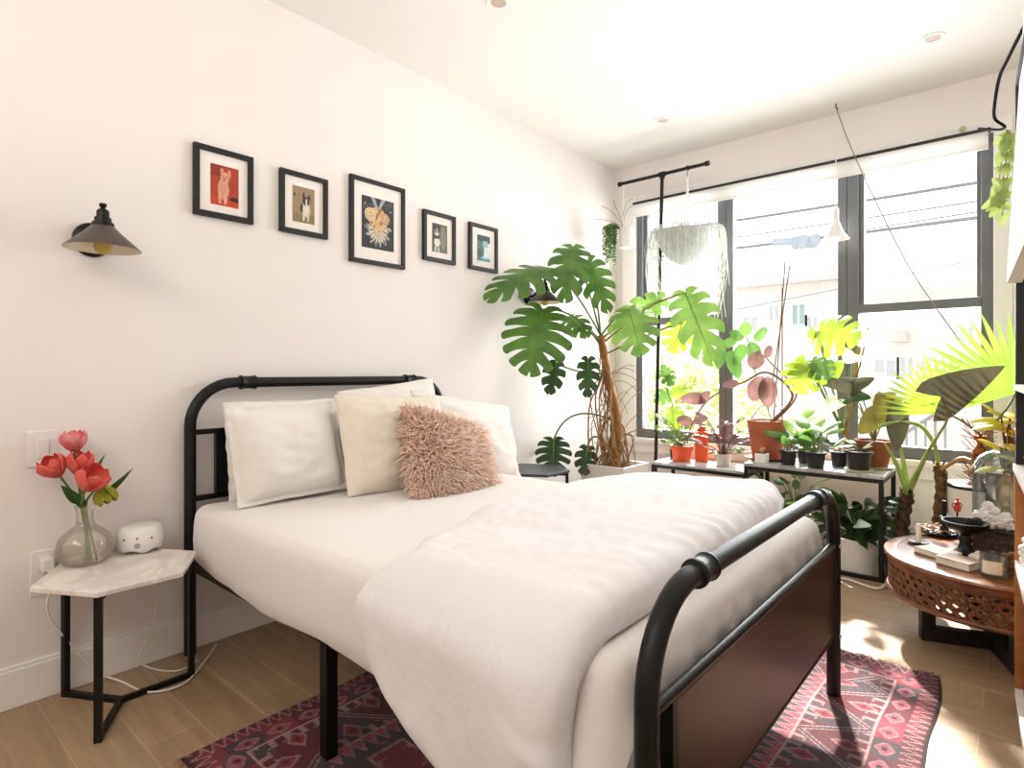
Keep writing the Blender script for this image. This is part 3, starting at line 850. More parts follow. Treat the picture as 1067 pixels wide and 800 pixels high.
# pillows
def pillow(name, c, wdir, hdir, w, h, T, mat, label, cat='pillow', flange=0., seed=0, pinch=.06, sag=0., parent=None, group='pillows on the bed'):
    c = V(c); X = V(wdir).normalized(); Yv = V(hdir); Yv = (Yv - X * Yv.dot(X)).normalized(); Z = X.cross(Yv)
    m = MB(); n = 64
    def fn(sgn):
        def g(u, v):
            a, b = u * 2 - 1, v * 2 - 1
            pa = a * (1 - pinch * (1 - b * b) * abs(a)) * (1 - .045 * a * a * b * b) + .012 * noise.noise(V((b * 2.2, seed, 1))) * abs(a)
            pb = b * (1 - pinch * (1 - a * a) * abs(b)) * (1 - .045 * a * a * b * b) + .016 * noise.noise(V((a * 2.2, seed, 7))) * abs(b)
            fa = flange
            ia, ib = clampf(a / (1 - fa), -1, 1), clampf(b / (1 - fa), -1, 1)
            th = ((max(0, 1 - abs(ia) ** 2.6) * max(0, 1 - abs(ib) ** 2.6)) ** .62 + .03) * T / 2
            q = noise.noise(V((a * 1.7 + seed, b * 1.7, sgn))) * .20 + noise.noise(V((a * 3.6 + seed, b * 5, sgn + 3))) * .09
            th *= (1 + q - sag * b)
            fl = .012 * noise.noise(V((a * 5, b * 5, seed))) * (1 if flange else .3) * (max(abs(a), abs(b)) ** 6)
            return c + X * (pa * w / 2) + Yv * (pb * h / 2) + Z * (sgn * th + fl)
        return g
    m.grid(n, n, fn(1)); k = len(m.v); nf = len(m.f)
    m.grid(n, n, fn(-1)); m.f = m.f[:nf] + [f[::-1] for f in m.f[nf:]]
    for i in range(n):
        for (a, b) in ((i, i + 1), ((n) * (n + 1) + i + 1, (n) * (n + 1) + i), ((i + 1) * (n + 1), i * (n + 1)), (i * (n + 1) + n, (i + 1) * (n + 1) + n)):
            m.f.append((b, a, k + a, k + b))
    if parent: return m.build(name, mat, parent, sharp=0)
    o = m.build(name, mat, sharp=0); tag(o, label, cat, group); return o
lean = V((-.30, 0, 1))
pillow('pillow', (-2.335, 1.26, .785), (0, 1, 0), (-.16, 0, 1), .56, .41, .13, WHITEFAB, 'white pillow standing against the headboard, mostly hidden behind the leftmost pillow', flange=.05, seed=1)
pillow('pillow', (-2.325, 1.80, .83), (0, 1, .10), (-.14, 0, 1), .60, .44, .14, WHITEFAB, 'white pillow against the headboard, its peak rising over the top tube', flange=.0, seed=2)
pillow('pillow', (-2.215, 1.19, .785), (.06, 1, .03), lean, .475, .40, .15, WHITEFAB, 'leftmost white pillow with a loose flanged edge', flange=.10, seed=3)
pillow('pillow', (-2.12, 2.10, .765), (.10, 1, -.16), (-.42, .05, 1), .68, .44, .18, WHITEFAB, 'white pillow on the far right behind the fluffy pink cushion', flange=.02, seed=4)
cu = pillow('cushion', (-2.10, 1.64, .785), (.06, 1, -.05), (-.36, -.03, 1), .58, .455, .15, CREAM, 'square cream linen cushion between the white pillow and the pink cushion', cat='cushion', seed=5)

# fluffy cushion with locks of fur
FUR = pm('pink_fur', '#e3a58f', .85, vcol=True)
fc = P(469, 479, x=-1.92); X = V((.10, 1, -.30)).normalized(); Yv = V((-.62, .13, 1)); Yv = (Yv - X * Yv.dot(X)).normalized(); Z = X.cross(Yv)
if Z.x < 0: Z = -Z
t = thing('fur_cushion', fc - V((0, 0, .17)), 'fluffy shaggy pink cushion in front of the white pillows', 'cushion')
pillow('cushion_body', fc, X, Yv, .46, .42, .13, pm('pink_suede', '#c98f7a', .9), '', parent=t, seed=6)
m = MB(); rr = random.Random(5)
for i in range(7200):
    a, b = rr.uniform(-1, 1), rr.uniform(-1, 1)
    side = 1 if rr.random() < .86 else -1
    th = (max(0, 1 - abs(a) ** 2.6) * max(0, 1 - abs(b) ** 2.6)) ** .55 * .065
    p = fc + X * a * .225 + Yv * b * .205 + Z * side * th * .97
    nrm = (Z * side * (1.05 - .75 * max(abs(a), abs(b)) ** 3) + X * a * (.75) + Yv * b * .75).normalized()
    d = (nrm + V((rr.gauss(0, .35), rr.gauss(0, .35), rr.gauss(0, .35) - .25))).normalized()
    ln = rr.uniform(.032, .066); w0 = rr.uniform(.002, .0042)
    bend = V((rr.gauss(0, .4), rr.gauss(0, .4), rr.gauss(0, .3) - .45)) * ln * .55
    q1 = p + d * ln * .5; q2 = p + d * ln + bend
    f = rr.random() ** .8
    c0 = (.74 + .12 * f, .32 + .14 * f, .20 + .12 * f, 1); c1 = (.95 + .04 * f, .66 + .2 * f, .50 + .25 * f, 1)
    S = d.cross(V((rr.random() - .5, rr.random() - .5, rr.random() - .5))); S = S.normalized(); T_ = d.cross(S)
    vs = [p + S * w0, p - S * w0 * .5 + T_ * w0, p - S * w0 * .5 - T_ * w0, q1 + S * w0 * 1.1, q1 - S * w0 * .55 + T_ * w0, q1 - S * w0 * .55 - T_ * w0, q2]
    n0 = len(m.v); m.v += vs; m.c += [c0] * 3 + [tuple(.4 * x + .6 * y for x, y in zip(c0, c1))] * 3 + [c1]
    m.f += [(n0 + x, n0 + y, n0 + z, n0 + w) for x, y, z, w in ((0, 1, 4, 3), (1, 2, 5, 4), (2, 0, 3, 5))] + [(n0 + 3, n0 + 4, n0 + 6), (n0 + 4, n0 + 5, n0 + 6), (n0 + 5, n0 + 3, n0 + 6)]
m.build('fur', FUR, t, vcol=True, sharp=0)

# ================================================================ RUG
RX0, RX1, RY0, RY1 = -1.81, -.205, .64, 2.60
def rugcol(x, y):
    w, l = RX1 - RX0, RY1 - RY0
    nz = noise.noise(V((x * 3, y * 3, 0)))
    ab = noise.noise(V((x * 1.2, y * 9, 3)))
    mar = V((.11, .012, .022)); red = V((.24, .026, .045)); slate = V((.062, .036, .048)); pale = V((.42, .25, .25)); dark = V((.028, .007, .010)); rose = V((.32, .065, .10))
    e = min(x, w - x); ey = min(y, l - y); s = y
    if ey < e and ey < .26: e, s = ey, x
    tri = lambda q, p: abs((q / p) % 1 - .5) * 2
    c = mar
    ln = .0032
    if e < .010: c = dark
    elif e < .062:
        zz = tri(s, .034); f = (e - .010) / .052
        c = red if (s / .5) % 1 < .5 else mar
        if abs(f - zz) < .13: c = pale * .85
        elif f < zz: c = mar
    elif e < .130:
        k = int(s / .10) % 4; c = [mar, slate, red, mar][k]; q = (s % .10) / .10; f = (e - .062) / .068
        if abs(q - .5) < .36 and abs(f - .5) < .38:
            c = rose if abs(q - .5) + abs(f - .5) < .35 else c
            if abs(abs(q - .5) + abs(f - .5) - .38) < .05: c = pale * .7
            if abs(q - .5) < .08 and abs(f - .5) < .12: c = dark
        if ab > .25: c = c * .7 + rose * .3
    elif e < .138: c = pale
    elif e < .318:
        f = (e - .138) / .18
        per = .26; q = (s / per) % 1; zz = tri(s, per)
        c = slate if int(s / per * 2 + .5) % 2 else mar
        w_ = abs(f - zz)
        if w_ < .05: c = slate
        if .05 <= w_ < .09: c = pale * .9
        # stepped blocks along both sides
        st = int(s / .016) % 3; dd = min(f, 1 - f)
        if w_ > .16 and dd < .16 and st == 0: c = pale * .75
        if w_ > .16 and .16 < dd < .20 and st != 1: c = pale * .6
        # lozenge in each triangle
        qc = (s / per * 2) % 1 - .5; fc_ = f - (.28 if int(s / per * 2) % 2 else .72)
        fc_ = f - (.74 if (int(s / per * 2 + .5) % 2) else .26)
        qq = ((s / per + (.5 if int(s / per * 2 + .5) % 2 == 0 else 0) + .25) % .5) * 2 - .5
        g = abs(fc_) * 1.5 + abs(tri(s, per) - (0 if fc_ > 0 else 0)) * 0 + abs(((s / per * 2 + .5) % 1) - .5) * 1.6
        if g < .34: c = red
        if abs(g - .34) < .05: c = pale * .7
        if g < .10: c = dark
    elif e < .326: c = pale
    elif e < .385:
        zz = tri(s, .040); f = (e - .326) / .059
        c = rose if f < zz else slate
        if abs(f - zz) < .12: c = pale * .8
    else:
        f = e - .385
        per = .20; q = (s / per) % 1
        inn = f - .055 - (.05 if .3 < q < .7 else -.02)
        c = red if inn > 0 else slate
        if abs(inn) < .006 or ((abs(q - .3) < .022 or abs(q - .7) < .022) and .03 < f < .108): c = pale * .85
        if inn < -.02 and abs(q) < .12: c = rose
        u = x - w / 2; vv = (y % .5) - .25
        g = abs(u) + abs(vv) * .9; g = max(g, abs(u) * 1.35, abs(vv) * 1.2)
        if inn > .03:
            if g < .27:
                c = slate if g > .17 else mar
                if abs(g - .265) < .005 or abs(g - .17) < .005 or abs(g - .22) < .003: c = pale * .8
                if g < .09: c = rose if g > .045 else slate
            else:
                a, b = (x % .10) - .05, (y % .10) - .05
                if (abs(a) < .005 and abs(b) < .024) or (abs(b) < .005 and abs(a) < .02): c = pale * .7
    k = .72 + .28 * nz + .2 * ab + .25 * noise.noise(V((x * 60, y * 60, 8)))
    return (c.x * k, c.y * k, c.z * k, 1)
RUGM = pm('rug_wool', '#5a1720', .95, vcol=True, bump=.5, bscale=260, sheen=.05)
t = thing('rug', ((RX0 + RX1) / 2, (RY0 + RY1) / 2, 0), 'dark red patterned wool rug under the bed', 'rug')
m = MB(); nx, ny = 440, 530
def rug_pt(u, v):
    x = RX0 + (RX1 - RX0) * u; y = RY0 + (RY1 - RY0) * v
    eu = min(u, 1 - u) * (RX1 - RX0); ev = min(v, 1 - v) * (RY1 - RY0)
    wob = .012 * noise.noise(V((y * 4, 0, 9))) * (2 * u - 1); wob2 = .016 * noise.noise(V((x * 4, 5, 9))) * (2 * v - 1)
    if u > .5 and v > .9: wob -= .02 * ((v - .9) / .1) ** 2 * (2 * u - 1)
    e = min(eu, ev)
    z = .0015 + .0075 * min(1, e / .012)
    return (x + wob, y + wob2, z)
m.grid(nx, ny, rug_pt, lambda u, v: rugcol(u * (RX1 - RX0), v * (RY1 - RY0)))
m.build('pile', RUGM, t, vcol=True, sharp=0)
m = MB(); rr = random.Random(3)
for v in (0, 1):
    for i in range(330):
        u = rr.random(); p = V(rug_pt(u, v)); p.z = .005; d = -1 if v == 0 else 1
        q = p + V((rr.gauss(0, .008), d * rr.uniform(.008, .022), -.002))
        m.tube([p, (p + q) / 2 + V((0, 0, .001)), q], .0011, 4)
fr = m.build('fringe', pm('rug_fringe', '#8d5a50', .9), t)
fr['kind'] = 'stuff'

# ================================================================ GENERIC POTS
def pot_mesh(c, rt, rb, h, rim=0., n=32):
    p = [(0, .001), (rb, .001), (rb + (rt - rb) * .5, h * .5)]
    if rim: p += [(rt - .002, h - rim), (rt + .006, h - rim + .001), (rt + .007, h), ]
    else: p += [(rt, h)]
    p += [(rt - .006, h), (rt - .008, h - .015), (0, h - .016)]
    return MB().lathe(p, c, n)
def pot(t, c, rt, rb, h, mat, rim=0., saucer=None, name='pot'):
    c = V(c)
    z = c
    if saucer:
        MB().lathe([(0, .0005), (rt * .95, .0005), (rt * 1.12, .014), (rt * 1.12 - .006, .014), (rt * .9, .006), (0, .006)], c, 32).build('saucer', saucer, t)
        z = c + V((0, 0, .007))
    o = pot_mesh(z, rt, rb, h, rim).build(name, mat, t)
    MB().lathe([(0, h - .010), (rt * .5, h - .006), (rt - .008, h - .013)], z, 24).build('soil', SOIL, t)
    return z + V((0, 0, h - .012))

# ================================================================ MONSTERA
MYp = 3.36
mb_ = P(640, 482, y=MYp); pc = V((mb_.x, MYp, 0))
mon = thing('monstera', pc, 'tall monstera with huge split leaves in the corner by the window', 'plant')
s = .165
poly = lambda r: [(pc.x - r, pc.y - r), (pc.x + r, pc.y - r), (pc.x + r, pc.y + r), (pc.x - r, pc.y + r)]
m = MB(); a, b = poly(.12), poly(s)
m.add([(x, y, 0) for x, y in a] + [(x, y, .50) for x, y in b] + [(x, y, .50) for x, y in poly(s - .014)] + [(x, y, .46) for x, y in poly(s - .016)],
      [(3, 2, 1, 0)] + [(i, (i + 1) % 4, 4 + (i + 1) % 4, 4 + i) for i in range(4)] + [(4 + i, 4 + (i + 1) % 4, 8 + (i + 1) % 4, 8 + i) for i in range(4)] + [(8 + i, 8 + (i + 1) % 4, 12 + (i + 1) % 4, 12 + i) for i in range(4)])
m.build('planter', pm('white_planter', '#dcd8d4', .5), mon, smooth=False, bevel=.004)
MB().prism(poly(s - .017), .44, .468).build('soil', SOIL, mon, smooth=False)
top = P(626, 350, y=3.38)
tr = spline([pc + V((.0, .0, .45)), P(643, 440, y=MYp), P(634, 395, y=3.37), top], 8)
MB().tube(tr, [.034 - .010 * i / len(tr) + .004 * math.sin(i * 2.2) for i in range(len(tr))], 12).build('trunk', pm('monstera_trunk', '#a8682f', .7, col2='#8a5a2c', nscale=14, bump=.6, bscale=40), mon)
m = MB(); rr = random.Random(8)
for i in range(46):
    k = rr.randint(4, len(tr) - 2); p0 = tr[k] + V((rr.uniform(-.02, .02), rr.uniform(-.03, .02), 0))
    e = pc + V((rr.uniform(-.13, .13), rr.uniform(-.13, .12), .46))
    mid = (p0 + e) / 2 + V((rr.uniform(-.07, .07), rr.uniform(-.09, .05), rr.uniform(-.05, .1)))
    m.tube(spline([p0, (p0 + mid) / 2 + V((rr.uniform(-.03, .03), rr.uniform(-.04, .03), 0)), mid, e], 5), rr.uniform(.0025, .006), 6)
for i in range(26):   # thin dry stalks straying to the sides
    k = rr.randint(0, len(tr) - 8); p0 = tr[k]
    e = p0 + V((rr.uniform(-.16, .28), rr.uniform(-.15, .15), rr.uniform(-.15, .22)))
    m.tube(bez(p0, (p0 + e) / 2 + V((0, 0, .1)), e, 8), .002, 5)
m.build('aerial_roots', ROOT, mon)
LV = [  # base px, base y, tip px, tip y, width, up-weight, droop, lobes, material
    ((578, 282), 3.02, (507, 313), 2.50, .34, 1.1, .75, 7, G_MON),
    ((597, 257), 3.20, (588, 315), 2.90, .30, .25, .55, 6, G_MON),
    ((612, 272), 3.30, (634, 325), 3.20, .24, .15, .45, 6, G_MON),
    ((566, 322), 2.94, (551, 391), 2.72, .47, .35, .45, 7, G_MON),
    ((580, 378), 3.05, (572, 411), 3.00, .16, .1, .3, 4, G_DARK),
    ((655, 322), 3.38, (668, 370), 3.20, .34, .3, .4, 6, G_MONB),
    ((592, 330), 3.25, (612, 352), 3.15, .20, .6, .5, 5, G_MON),
    ((613, 374), 3.25, (612, 414), 3.20, .16, .1, .4, 5, G_DARK),
    ((577, 458), 3.20, (576, 496), 3.12, .26, .4, .5, 6, G_DARK),
    ((612, 466), 3.25, (608, 495), 3.16, .16, .2, .4, 4, G_DARK),
    ((714, 305), 3.45, (744, 380), 3.25, .30, .2, .5, 6, G_MONB),
    ((711, 336), 3.60, (700, 368), 3.55, .22, .1, .3, 5, G_BRIGHT),
    ((690, 312), 3.62, (640, 335), 3.50, .2, .3, .4, 5, G_MONB),
]
PET = {0: (tr[-1], (600, 300)), 1: (tr[-2], (612, 290)), 2: (tr[-1], (622, 300)), 3: (tr[-3], (600, 320)), 4: (tr[-8], (600, 390)), 5: (tr[-1], (640, 330)), 6: (tr[-4], (610, 335)), 7: (tr[-8], (620, 385)),
       8: (tr[8], (592, 415)), 9: (tr[3], (618, 440)), 10: (tr[-2], (668, 318)), 11: (tr[-5], (680, 345)), 12: (tr[-3], (660, 330))}
for i, (bp, by, tp, ty, w, up, dr, nl, mt) in enumerate(LV):
    b = P(bp[0], bp[1], y=by); tpx = P(tp[0], tp[1], y=ty)
    m = MB(); nr = tocam((b + tpx) / 2, up)
    leaf(m, 'monstera', b, tpx, w, nr, dr, .22, nl, seed=i, wave=.006)
    lf = m.build('leaf', mt, mon, sharp=0)
    a, (cx_, cy_) = PET[i]
    mid = P(cx_, cy_, y=(a.y + by) / 2)
    m = MB().tube(bez(a, mid * 1.0, b + (b - tpx).normalized() * .0, 10), .0065, 7)
    midrib(m, b, tpx, nr, dr, .004)
    m.build('petiole', STEM, mon)

# ================================================================ HANGING RACK AND PLANTS AT THE LEFT OF THE WINDOW
BY = 3.86
bl, brr, bc = P(646, 187, y=BY), P(737, 175.5, y=BY), P(690, 181, y=BY)
zb = (bl.z + brr.z) / 2
bl.z = brr.z = bc.z = 2.505
foot = P(676, 480, y=BY); foot = V((-2.01, BY + .02, 0))
t = thing('plant_stand', foot, 'black pipe plant stand with a T bar at the left of the window', 'plant stand')
MB().tube([foot, bc], .0125, 12).build('pole', BLACK, t)
MB().tube([bl, brr], .0125, 12).build('crossbar', BLACK, t)
MB().tube([bl - V((.012, 0, 0)), bl + V((.012, 0, 0))], .018, 12).tube([brr - V((.012, 0, 0)), brr + V((.012, 0, 0))], .018, 12).build('end_cap', BLACK, t)
MB().tube([bc - V((.022, 0, 0)), bc + V((.022, 0, 0))], .019, 12).tube([bc - V((0, 0, .03)), bc], .018, 12).build('tee_fitting', BLACK, t)
MB().lathe([(0, .012), (.06, .010), (.07, 0)], foot, 20).build('foot_flange', BLACK, t)
# hanging bowl
hb = P(712, 277, y=BY); ht = V((-1.765, BY, 2.065)); rb = .205
t = thing('hanging_bowl_plant', (ht.x, BY, 1.84), 'grey hanging bowl with thin trailing stems in front of the window', 'hanging plant')
MB().lathe([(0, -.225), (.05, -.220), (.11, -.185), (.16, -.120), (.195, -.045), (rb, 0), (rb - .008, 0), (.185, -.05), (.10, -.17), (0, -.2)], ht, 32).build('bowl', pm('grey_fibre', '#b9bdc2', .85, col2='#cfd2d4', nscale=30, bump=.6, bscale=60), t)
m = MB(); hk = V((ht.x + .015, BY, 2.505))
for k in range(3):
    a = 2 * PI * k / 3 + .5; m.tube([hk - V((0, 0, .18)), ht + V((math.cos(a) * rb * .96, math.sin(a) * rb * .96, 0))], .0035, 6)
m.tube([hk - V((0, 0, .06)), hk - V((0, 0, .18))], .010, 8)
m.build('rope', CORD_W, t)
MB().tube(spline([hk + V((-.014, 0, -.008)), hk + V((-.008, 0, .014)), hk + V((.008, 0, .014)), hk + V((.012, 0, -.01)), hk + V((0, 0, -.03)), hk + V((.0, 0, -.07))], 5), .003, 6).build('hook', BLACK, t)
m = MB(); rr = random.Random(21)
for i in range(170):
    a = rr.uniform(0, 2 * PI); r0 = rr.uniform(.10, .19); dr = rr.uniform(.15, .62)
    d = V((math.cos(a), math.sin(a), 0)); p0 = ht + d * r0 + V((0, 0, -.01)); p1 = ht + d * (rb + rr.uniform(.005, .05)) + V((0, 0, rr.uniform(.0, .022)))
    k = rr.uniform(-.01, .07)
    p2 = ht + d * (rb + .02 + k * .6) + V((rr.gauss(0, .02), rr.gauss(0, .012), -dr * .5)); p3 = ht + d * (rb - .02 + k + rr.uniform(-.06, .03)) + V((rr.gauss(0, .03), rr.gauss(0, .015), -dr))
    if p3.y > WY - .09: p3.y = WY - .09
    if p2.y > WY - .09: p2.y = WY - .09
    if p1.y > WY - .085: p1.y = WY - .085
    m.tube(spline([p0, p1, p2, p3], 4), rr.uniform(.0010, .0022), 4, cap=False)
m.build('trailing_stems', G_SILV, t)['kind'] = 'stuff'
# hanging white pot
hp = P(655, 254, y=BY); hp = V((bl.x + .055, BY, 2.02))
t = thing('hanging_pot_plant', hp, 'small white hanging pot with trailing green succulents in the corner by the window', 'hanging plant')
MB().lathe([(0, .001), (.048, .001), (.052, .15), (.047, .15), (.046, .135), (0, .134)], hp, 26).build('pot', WHITECER, t)
hk = V((bl.x + .03, BY, 2.505))
MB().tube([hk + V((0, 0, .02)), hk + V((-.004, 0, -.2)), hp + V((0, .045, .15))], .004, 6).tube([hk + V((0, 0, -.2)), hp + V((0, -.045, .15))], .003, 6).build('strap', CORD_W, t)
m = MB(); rr = random.Random(4)
ctr = hp + V((-.06, -.02, .15))
for i in range(22):
    a = rr.uniform(PI * .6, PI * 1.5); ln = rr.uniform(.08, .30); out = rr.uniform(.04, .11)
    p1 = ctr + V((math.cos(a) * out, math.sin(a) * out * .8, .02)); p2 = p1 + V((math.cos(a) * .012, 0, -ln))
    pts = spline([ctr + V((.03, 0, -.01)), p1, (p1 + p2) / 2 + V((rr.gauss(0, .01), 0, 0)), p2], 7)
    m.tube(pts, .0015, 4)
    for q in pts[6:]:
        for k in range(2):
            dd = V((rr.gauss(0, 1), rr.gauss(0, 1), rr.gauss(0, .4) - .3)).normalized()
            leaf(m, 'oval', q, q + dd * rr.uniform(.014, .024), .011, (0, -1, .3), .2, 0)
m.build('foliage', G_MID, t, sharp=0)
m = MB()
for (x, z) in ((-.26, .10), (-.20, .19), (.07, .20), (.11, .16), (-.1, .22)):
    e = hp + V((x, -.03, .15 + z)); m.tube(bez(ctr + V((.05, 0, 0)), ctr + V((x * .3, 0, z * .9)), e, 7), .0016, 5)
m.build('twigs', pm('dry_twig', '#6b5236', .8), t)

# ================================================================ BENCHES
def bench(x0, x1, y0, y1, zt, label, feet=True):
    t = thing('plant_bench', ((x0 + x1) / 2, (y0 + y1) / 2, 0), label, 'plant bench')
    MB().box(x0, x1, y0, y1, zt - .018, zt).build('tabletop', GREYMARBLE, t, smooth=False, bevel=.002)
    s = .022; z = zt - .018
    for x in (x0, x1 - s):
        for y in (y0, y1 - s):
            MB().box(x, x + s, y, y + s, 0, z).build('leg', BLACK, t, smooth=False, bevel=.001)
    for zz in (0, z - s):
        for yy in (y0, y1 - s): MB().box(x0 + s, x1 - s, yy + .0005, yy + s - .0005, zz, zz + s * .98).build('rail', BLACK, t, smooth=False)
        for x in (x0, x1 - s): MB().box(x + .0005, x + s - .0005, y0 + s, y1 - s, zz, zz + s * .98).build('rail', BLACK, t, smooth=False)
    return t
BZ = .555
bench(-1.26, -.545, 3.565, 3.97, BZ, 'black metal bench with a grey marble top crowded with potted plants')
bench(-1.95, -1.30, 3.72, 4.05, .475, 'low black metal bench behind the duvet holding the orange pot')

# cord on the floor in front of the bench
tag(MB().tube(spline([P(868, 601, z=.0085), P(885, 604, z=.0085), P(912, 613, z=.0085), P(922, 609, z=.0085), P(927, 597, z=.0085), P(930, 588, z=.05)], 8), .006, 7).build('power_lead', CORD_W), 'white cord lying on the floor in front of the plant bench', 'cord')

# ================================================================ PLANTS ON THE BENCHES
def bush(t, org, n, hgt, spread, kind, L, W, mat, seed, up=.4, stemr=.003, name='foliage', minh=.2, droop=.6, cent=None, stem=None):
    rr = random.Random(seed); m = MB(); st = MB()
    for i in range(n):
        a = rr.uniform(0, 2 * PI); r = spread * math.sqrt(rr.random()); h = hgt * rr.uniform(minh, 1)
        e = V(org) + V((math.cos(a) * r, math.sin(a) * r, h)) + (V(cent) * (h / hgt) if cent else V((0, 0, 0)))
        b0 = V(org) + V((math.cos(a), math.sin(a), 0)) * min(.02, r * .3)
        st.tube(bez(b0, b0 + V((0, 0, h * .6)), e, 6), stemr, 5)
        d = V((math.cos(a), math.sin(a), up + rr.gauss(0, .3))).normalized(); l = L * rr.uniform(.7, 1.15)
        nr = V((rr.gauss(0, .3), rr.gauss(0, .3) - .45, .9))
        leaf(m, kind, e, e + d * l, W * rr.uniform(.8, 1.15), nr, droop, .2, seed=i)
    st.build('stems', stem or STEM, t); m.build(name, mat, t, sharp=0)
def vine(t, pts, leaves, kind, L, W, mat, seed, r=.003, smat=None, droop=.5):
    rr = random.Random(seed); pp = spline(pts, 8)
    MB().tube(pp, r, 6).build('stem', smat or STEM, t)
    m = MB()
    for i in range(leaves):
        q = pp[int((i + .7) / (leaves + .4) * (len(pp) - 1))]
        a = rr.uniform(0, 2 * PI); d = V((math.cos(a), math.sin(a) * .6 - .2, rr.uniform(-.5, .5))).normalized(); l = L * rr.uniform(.75, 1.2)
        leaf(m, kind, q, q + d * l, W * rr.uniform(.8, 1.2), V((rr.gauss(0, .3), -.8, .6)), droop, .2, seed=i)
    m.build('foliage', mat, t, sharp=0)
# orange pot
c = V((-1.80, 3.88, .475)); t = thing('orange_pot_plant', c, 'bushy round-leaved plant in a bright orange pot by the window', 'plant')
g = pot(t, c, .072, .058, .11, ORANGE, .03)
bush(t, g, 34, .20, .12, 'round', .05, .042, G_MID, 31, up=.3, minh=.05, stemr=.0025, cent=(-.05, -.02, 0))
m = MB()
# orange tag box behind
tag(MB().obox(V((-1.685, 3.945, .58)), (.085, .05, .21), (.9, .4, 0)).add([V((-1.72, 3.93, .685)), V((-1.65, 3.96, .685)), V((-1.685, 3.945, .73))], [(0, 1, 2)]).build('orange_bird_feeder', ORANGE, smooth=False, bevel=.006), 'upright orange ceramic pocket planter behind the orange pot', 'planter')
# swiss cheese vine against the left window
c = V((-1.90, 4.03, .583)); t = thing('climbing_vine', (-1.89, 3.98, .475), 'lime green split-leaf vine climbing in front of the left window', 'plant')
g = pot(t, (-1.89, 3.98, .475), .045, .038, .07, BLKPLAST)
pts = [g, P(705, 450, y=3.95), P(700, 420, y=3.92), P(692, 395, y=3.92), P(690, 372, y=3.92)]
MB().tube(spline(pts, 8), .003, 6).build('stem', STEM, t)
for i, (a, b, w) in enumerate([((692, 385), (700, 402), .13), ((700, 405), (718, 412), .13), ((697, 408), (682, 420), .12), ((702, 425), (706, 447), .14), ((700, 400), (690, 380), .09)]):
    m = MB(); p0 = P(*a, y=3.92); p1 = P(*b, y=3.86); leaf(m, 'monstera', p0, p1, w, tocam(p0, .3), .4, .2, 4, seed=i + 40); m.build('leaf', G_BRIGHT if i % 2 else G_MID, t, sharp=0)
# burgundy rubber plant, branch arching left
c = V((-1.20, 3.80, BZ)); t = thing('rubber_plant', c, 'burgundy leaved rubber plant with bamboo stakes in the largest terracotta pot', 'plant')
g = pot(t, c, .118, .086, .235, TERRA, 0, TERRAD)
def px_stem(t, pts, y, r, mat, name='stem'):
    pp = spline([P(a, b, y=yy) for a, b, yy in pts], 7); MB().tube(pp, [r * (1 - .5 * i / len(pp)) for i in range(len(pp))], 7).build(name, mat, t); return pp
px_stem(t, [(803, 440, 3.80), (826, 412, 3.76), (800, 388, 3.74), (775, 398, 3.74), (740, 415, 3.76), (722, 440, 3.80), (716, 462, 3.85)], 0, .008, pm('twig_brown', '#7d5d4c', .7))
px_stem(t, [(806, 440, 3.80), (830, 410, 3.78), (805, 380, 3.78), (790, 365, 3.78)], 0, .006, MATS['twig_brown'], 'branch')
m = MB()
for i, (a, b, w) in enumerate([((740, 415), (708, 415), .09), ((728, 420), (740, 408), .07), ((722, 440), (705, 436), .08), ((722, 438), (738, 436), .07), ((795, 392), (783, 418), .12), ((800, 392), (800, 425), .11), ((790, 366), (785, 385), .10), ((796, 370), (805, 362), .07), ((770, 398), (752, 402), .06)]):
    p0 = P(*a, y=3.74); p1 = P(*b, y=3.68); leaf(m, 'oval', p0, p1, w, tocam(p0, .4), .4, .25, seed=i)
m.build('foliage', G_PINK, t, sharp=0)
for a, b in (((818, 272), (806, 440)), ((823, 276), (800, 430)), ((815, 300), (815, 440))):
    MB().tube([P(*b, y=3.80), P(*a, y=3.84)], .0035, 6).build('stake', pm('bamboo', '#7a5b3e', .7), t)
MB().tube([P(783, 436, y=3.78), P(792, 424, y=3.75), P(805, 420, y=3.75), P(818, 430, y=3.76)], .0025, 6).build('wire_hoop', BLACK, t)
m = MB()
for i, (a, b, w) in enumerate([((775, 352), (760, 346), .08), ((785, 352), (800, 344), .09), ((775, 358), (765, 380), .08), ((782, 356), (790, 380), .09), ((768, 352), (752, 362), .07), ((778, 350), (776, 335), .08), ((760, 365), (770, 395), .09), ((752, 358), (748, 385), .08)]):
    p0 = P(*a, y=3.86); leaf(m, 'oval', p0, P(*b, y=3.80), w, tocam(p0, .5), .5, .25, seed=i)
m.build('upper_foliage', G_MID, t, sharp=0)
MB().tube(spline([P(805, 440, y=3.80), P(790, 400, y=3.82), P(778, 352, y=3.86), P(760, 356, y=3.86)], 8), .003, 6).build('upper_stem', STEM, t)
# purple spreading plant
c = V((-1.50, 3.86, .475)); t = thing('purple_plant', c, 'straggly purple-grey plant in a small pale pot between the orange and terracotta pots', 'plant')
g = pot(t, c, .05, .042, .08, pm('pale_pot', '#c9c2b6', .6))
bush(t, g, 26, .24, .14, 'lance', .085, .03, G_PURP, 51, up=.2, stemr=.003, minh=.1, stem=pm('purple_stem', '#6a4a4c', .6))
bush(t, g, 12, .08, .15, 'round', .03, .03, G_MID, 52, up=-.2, stemr=.0015, minh=.1, name='lower_foliage')
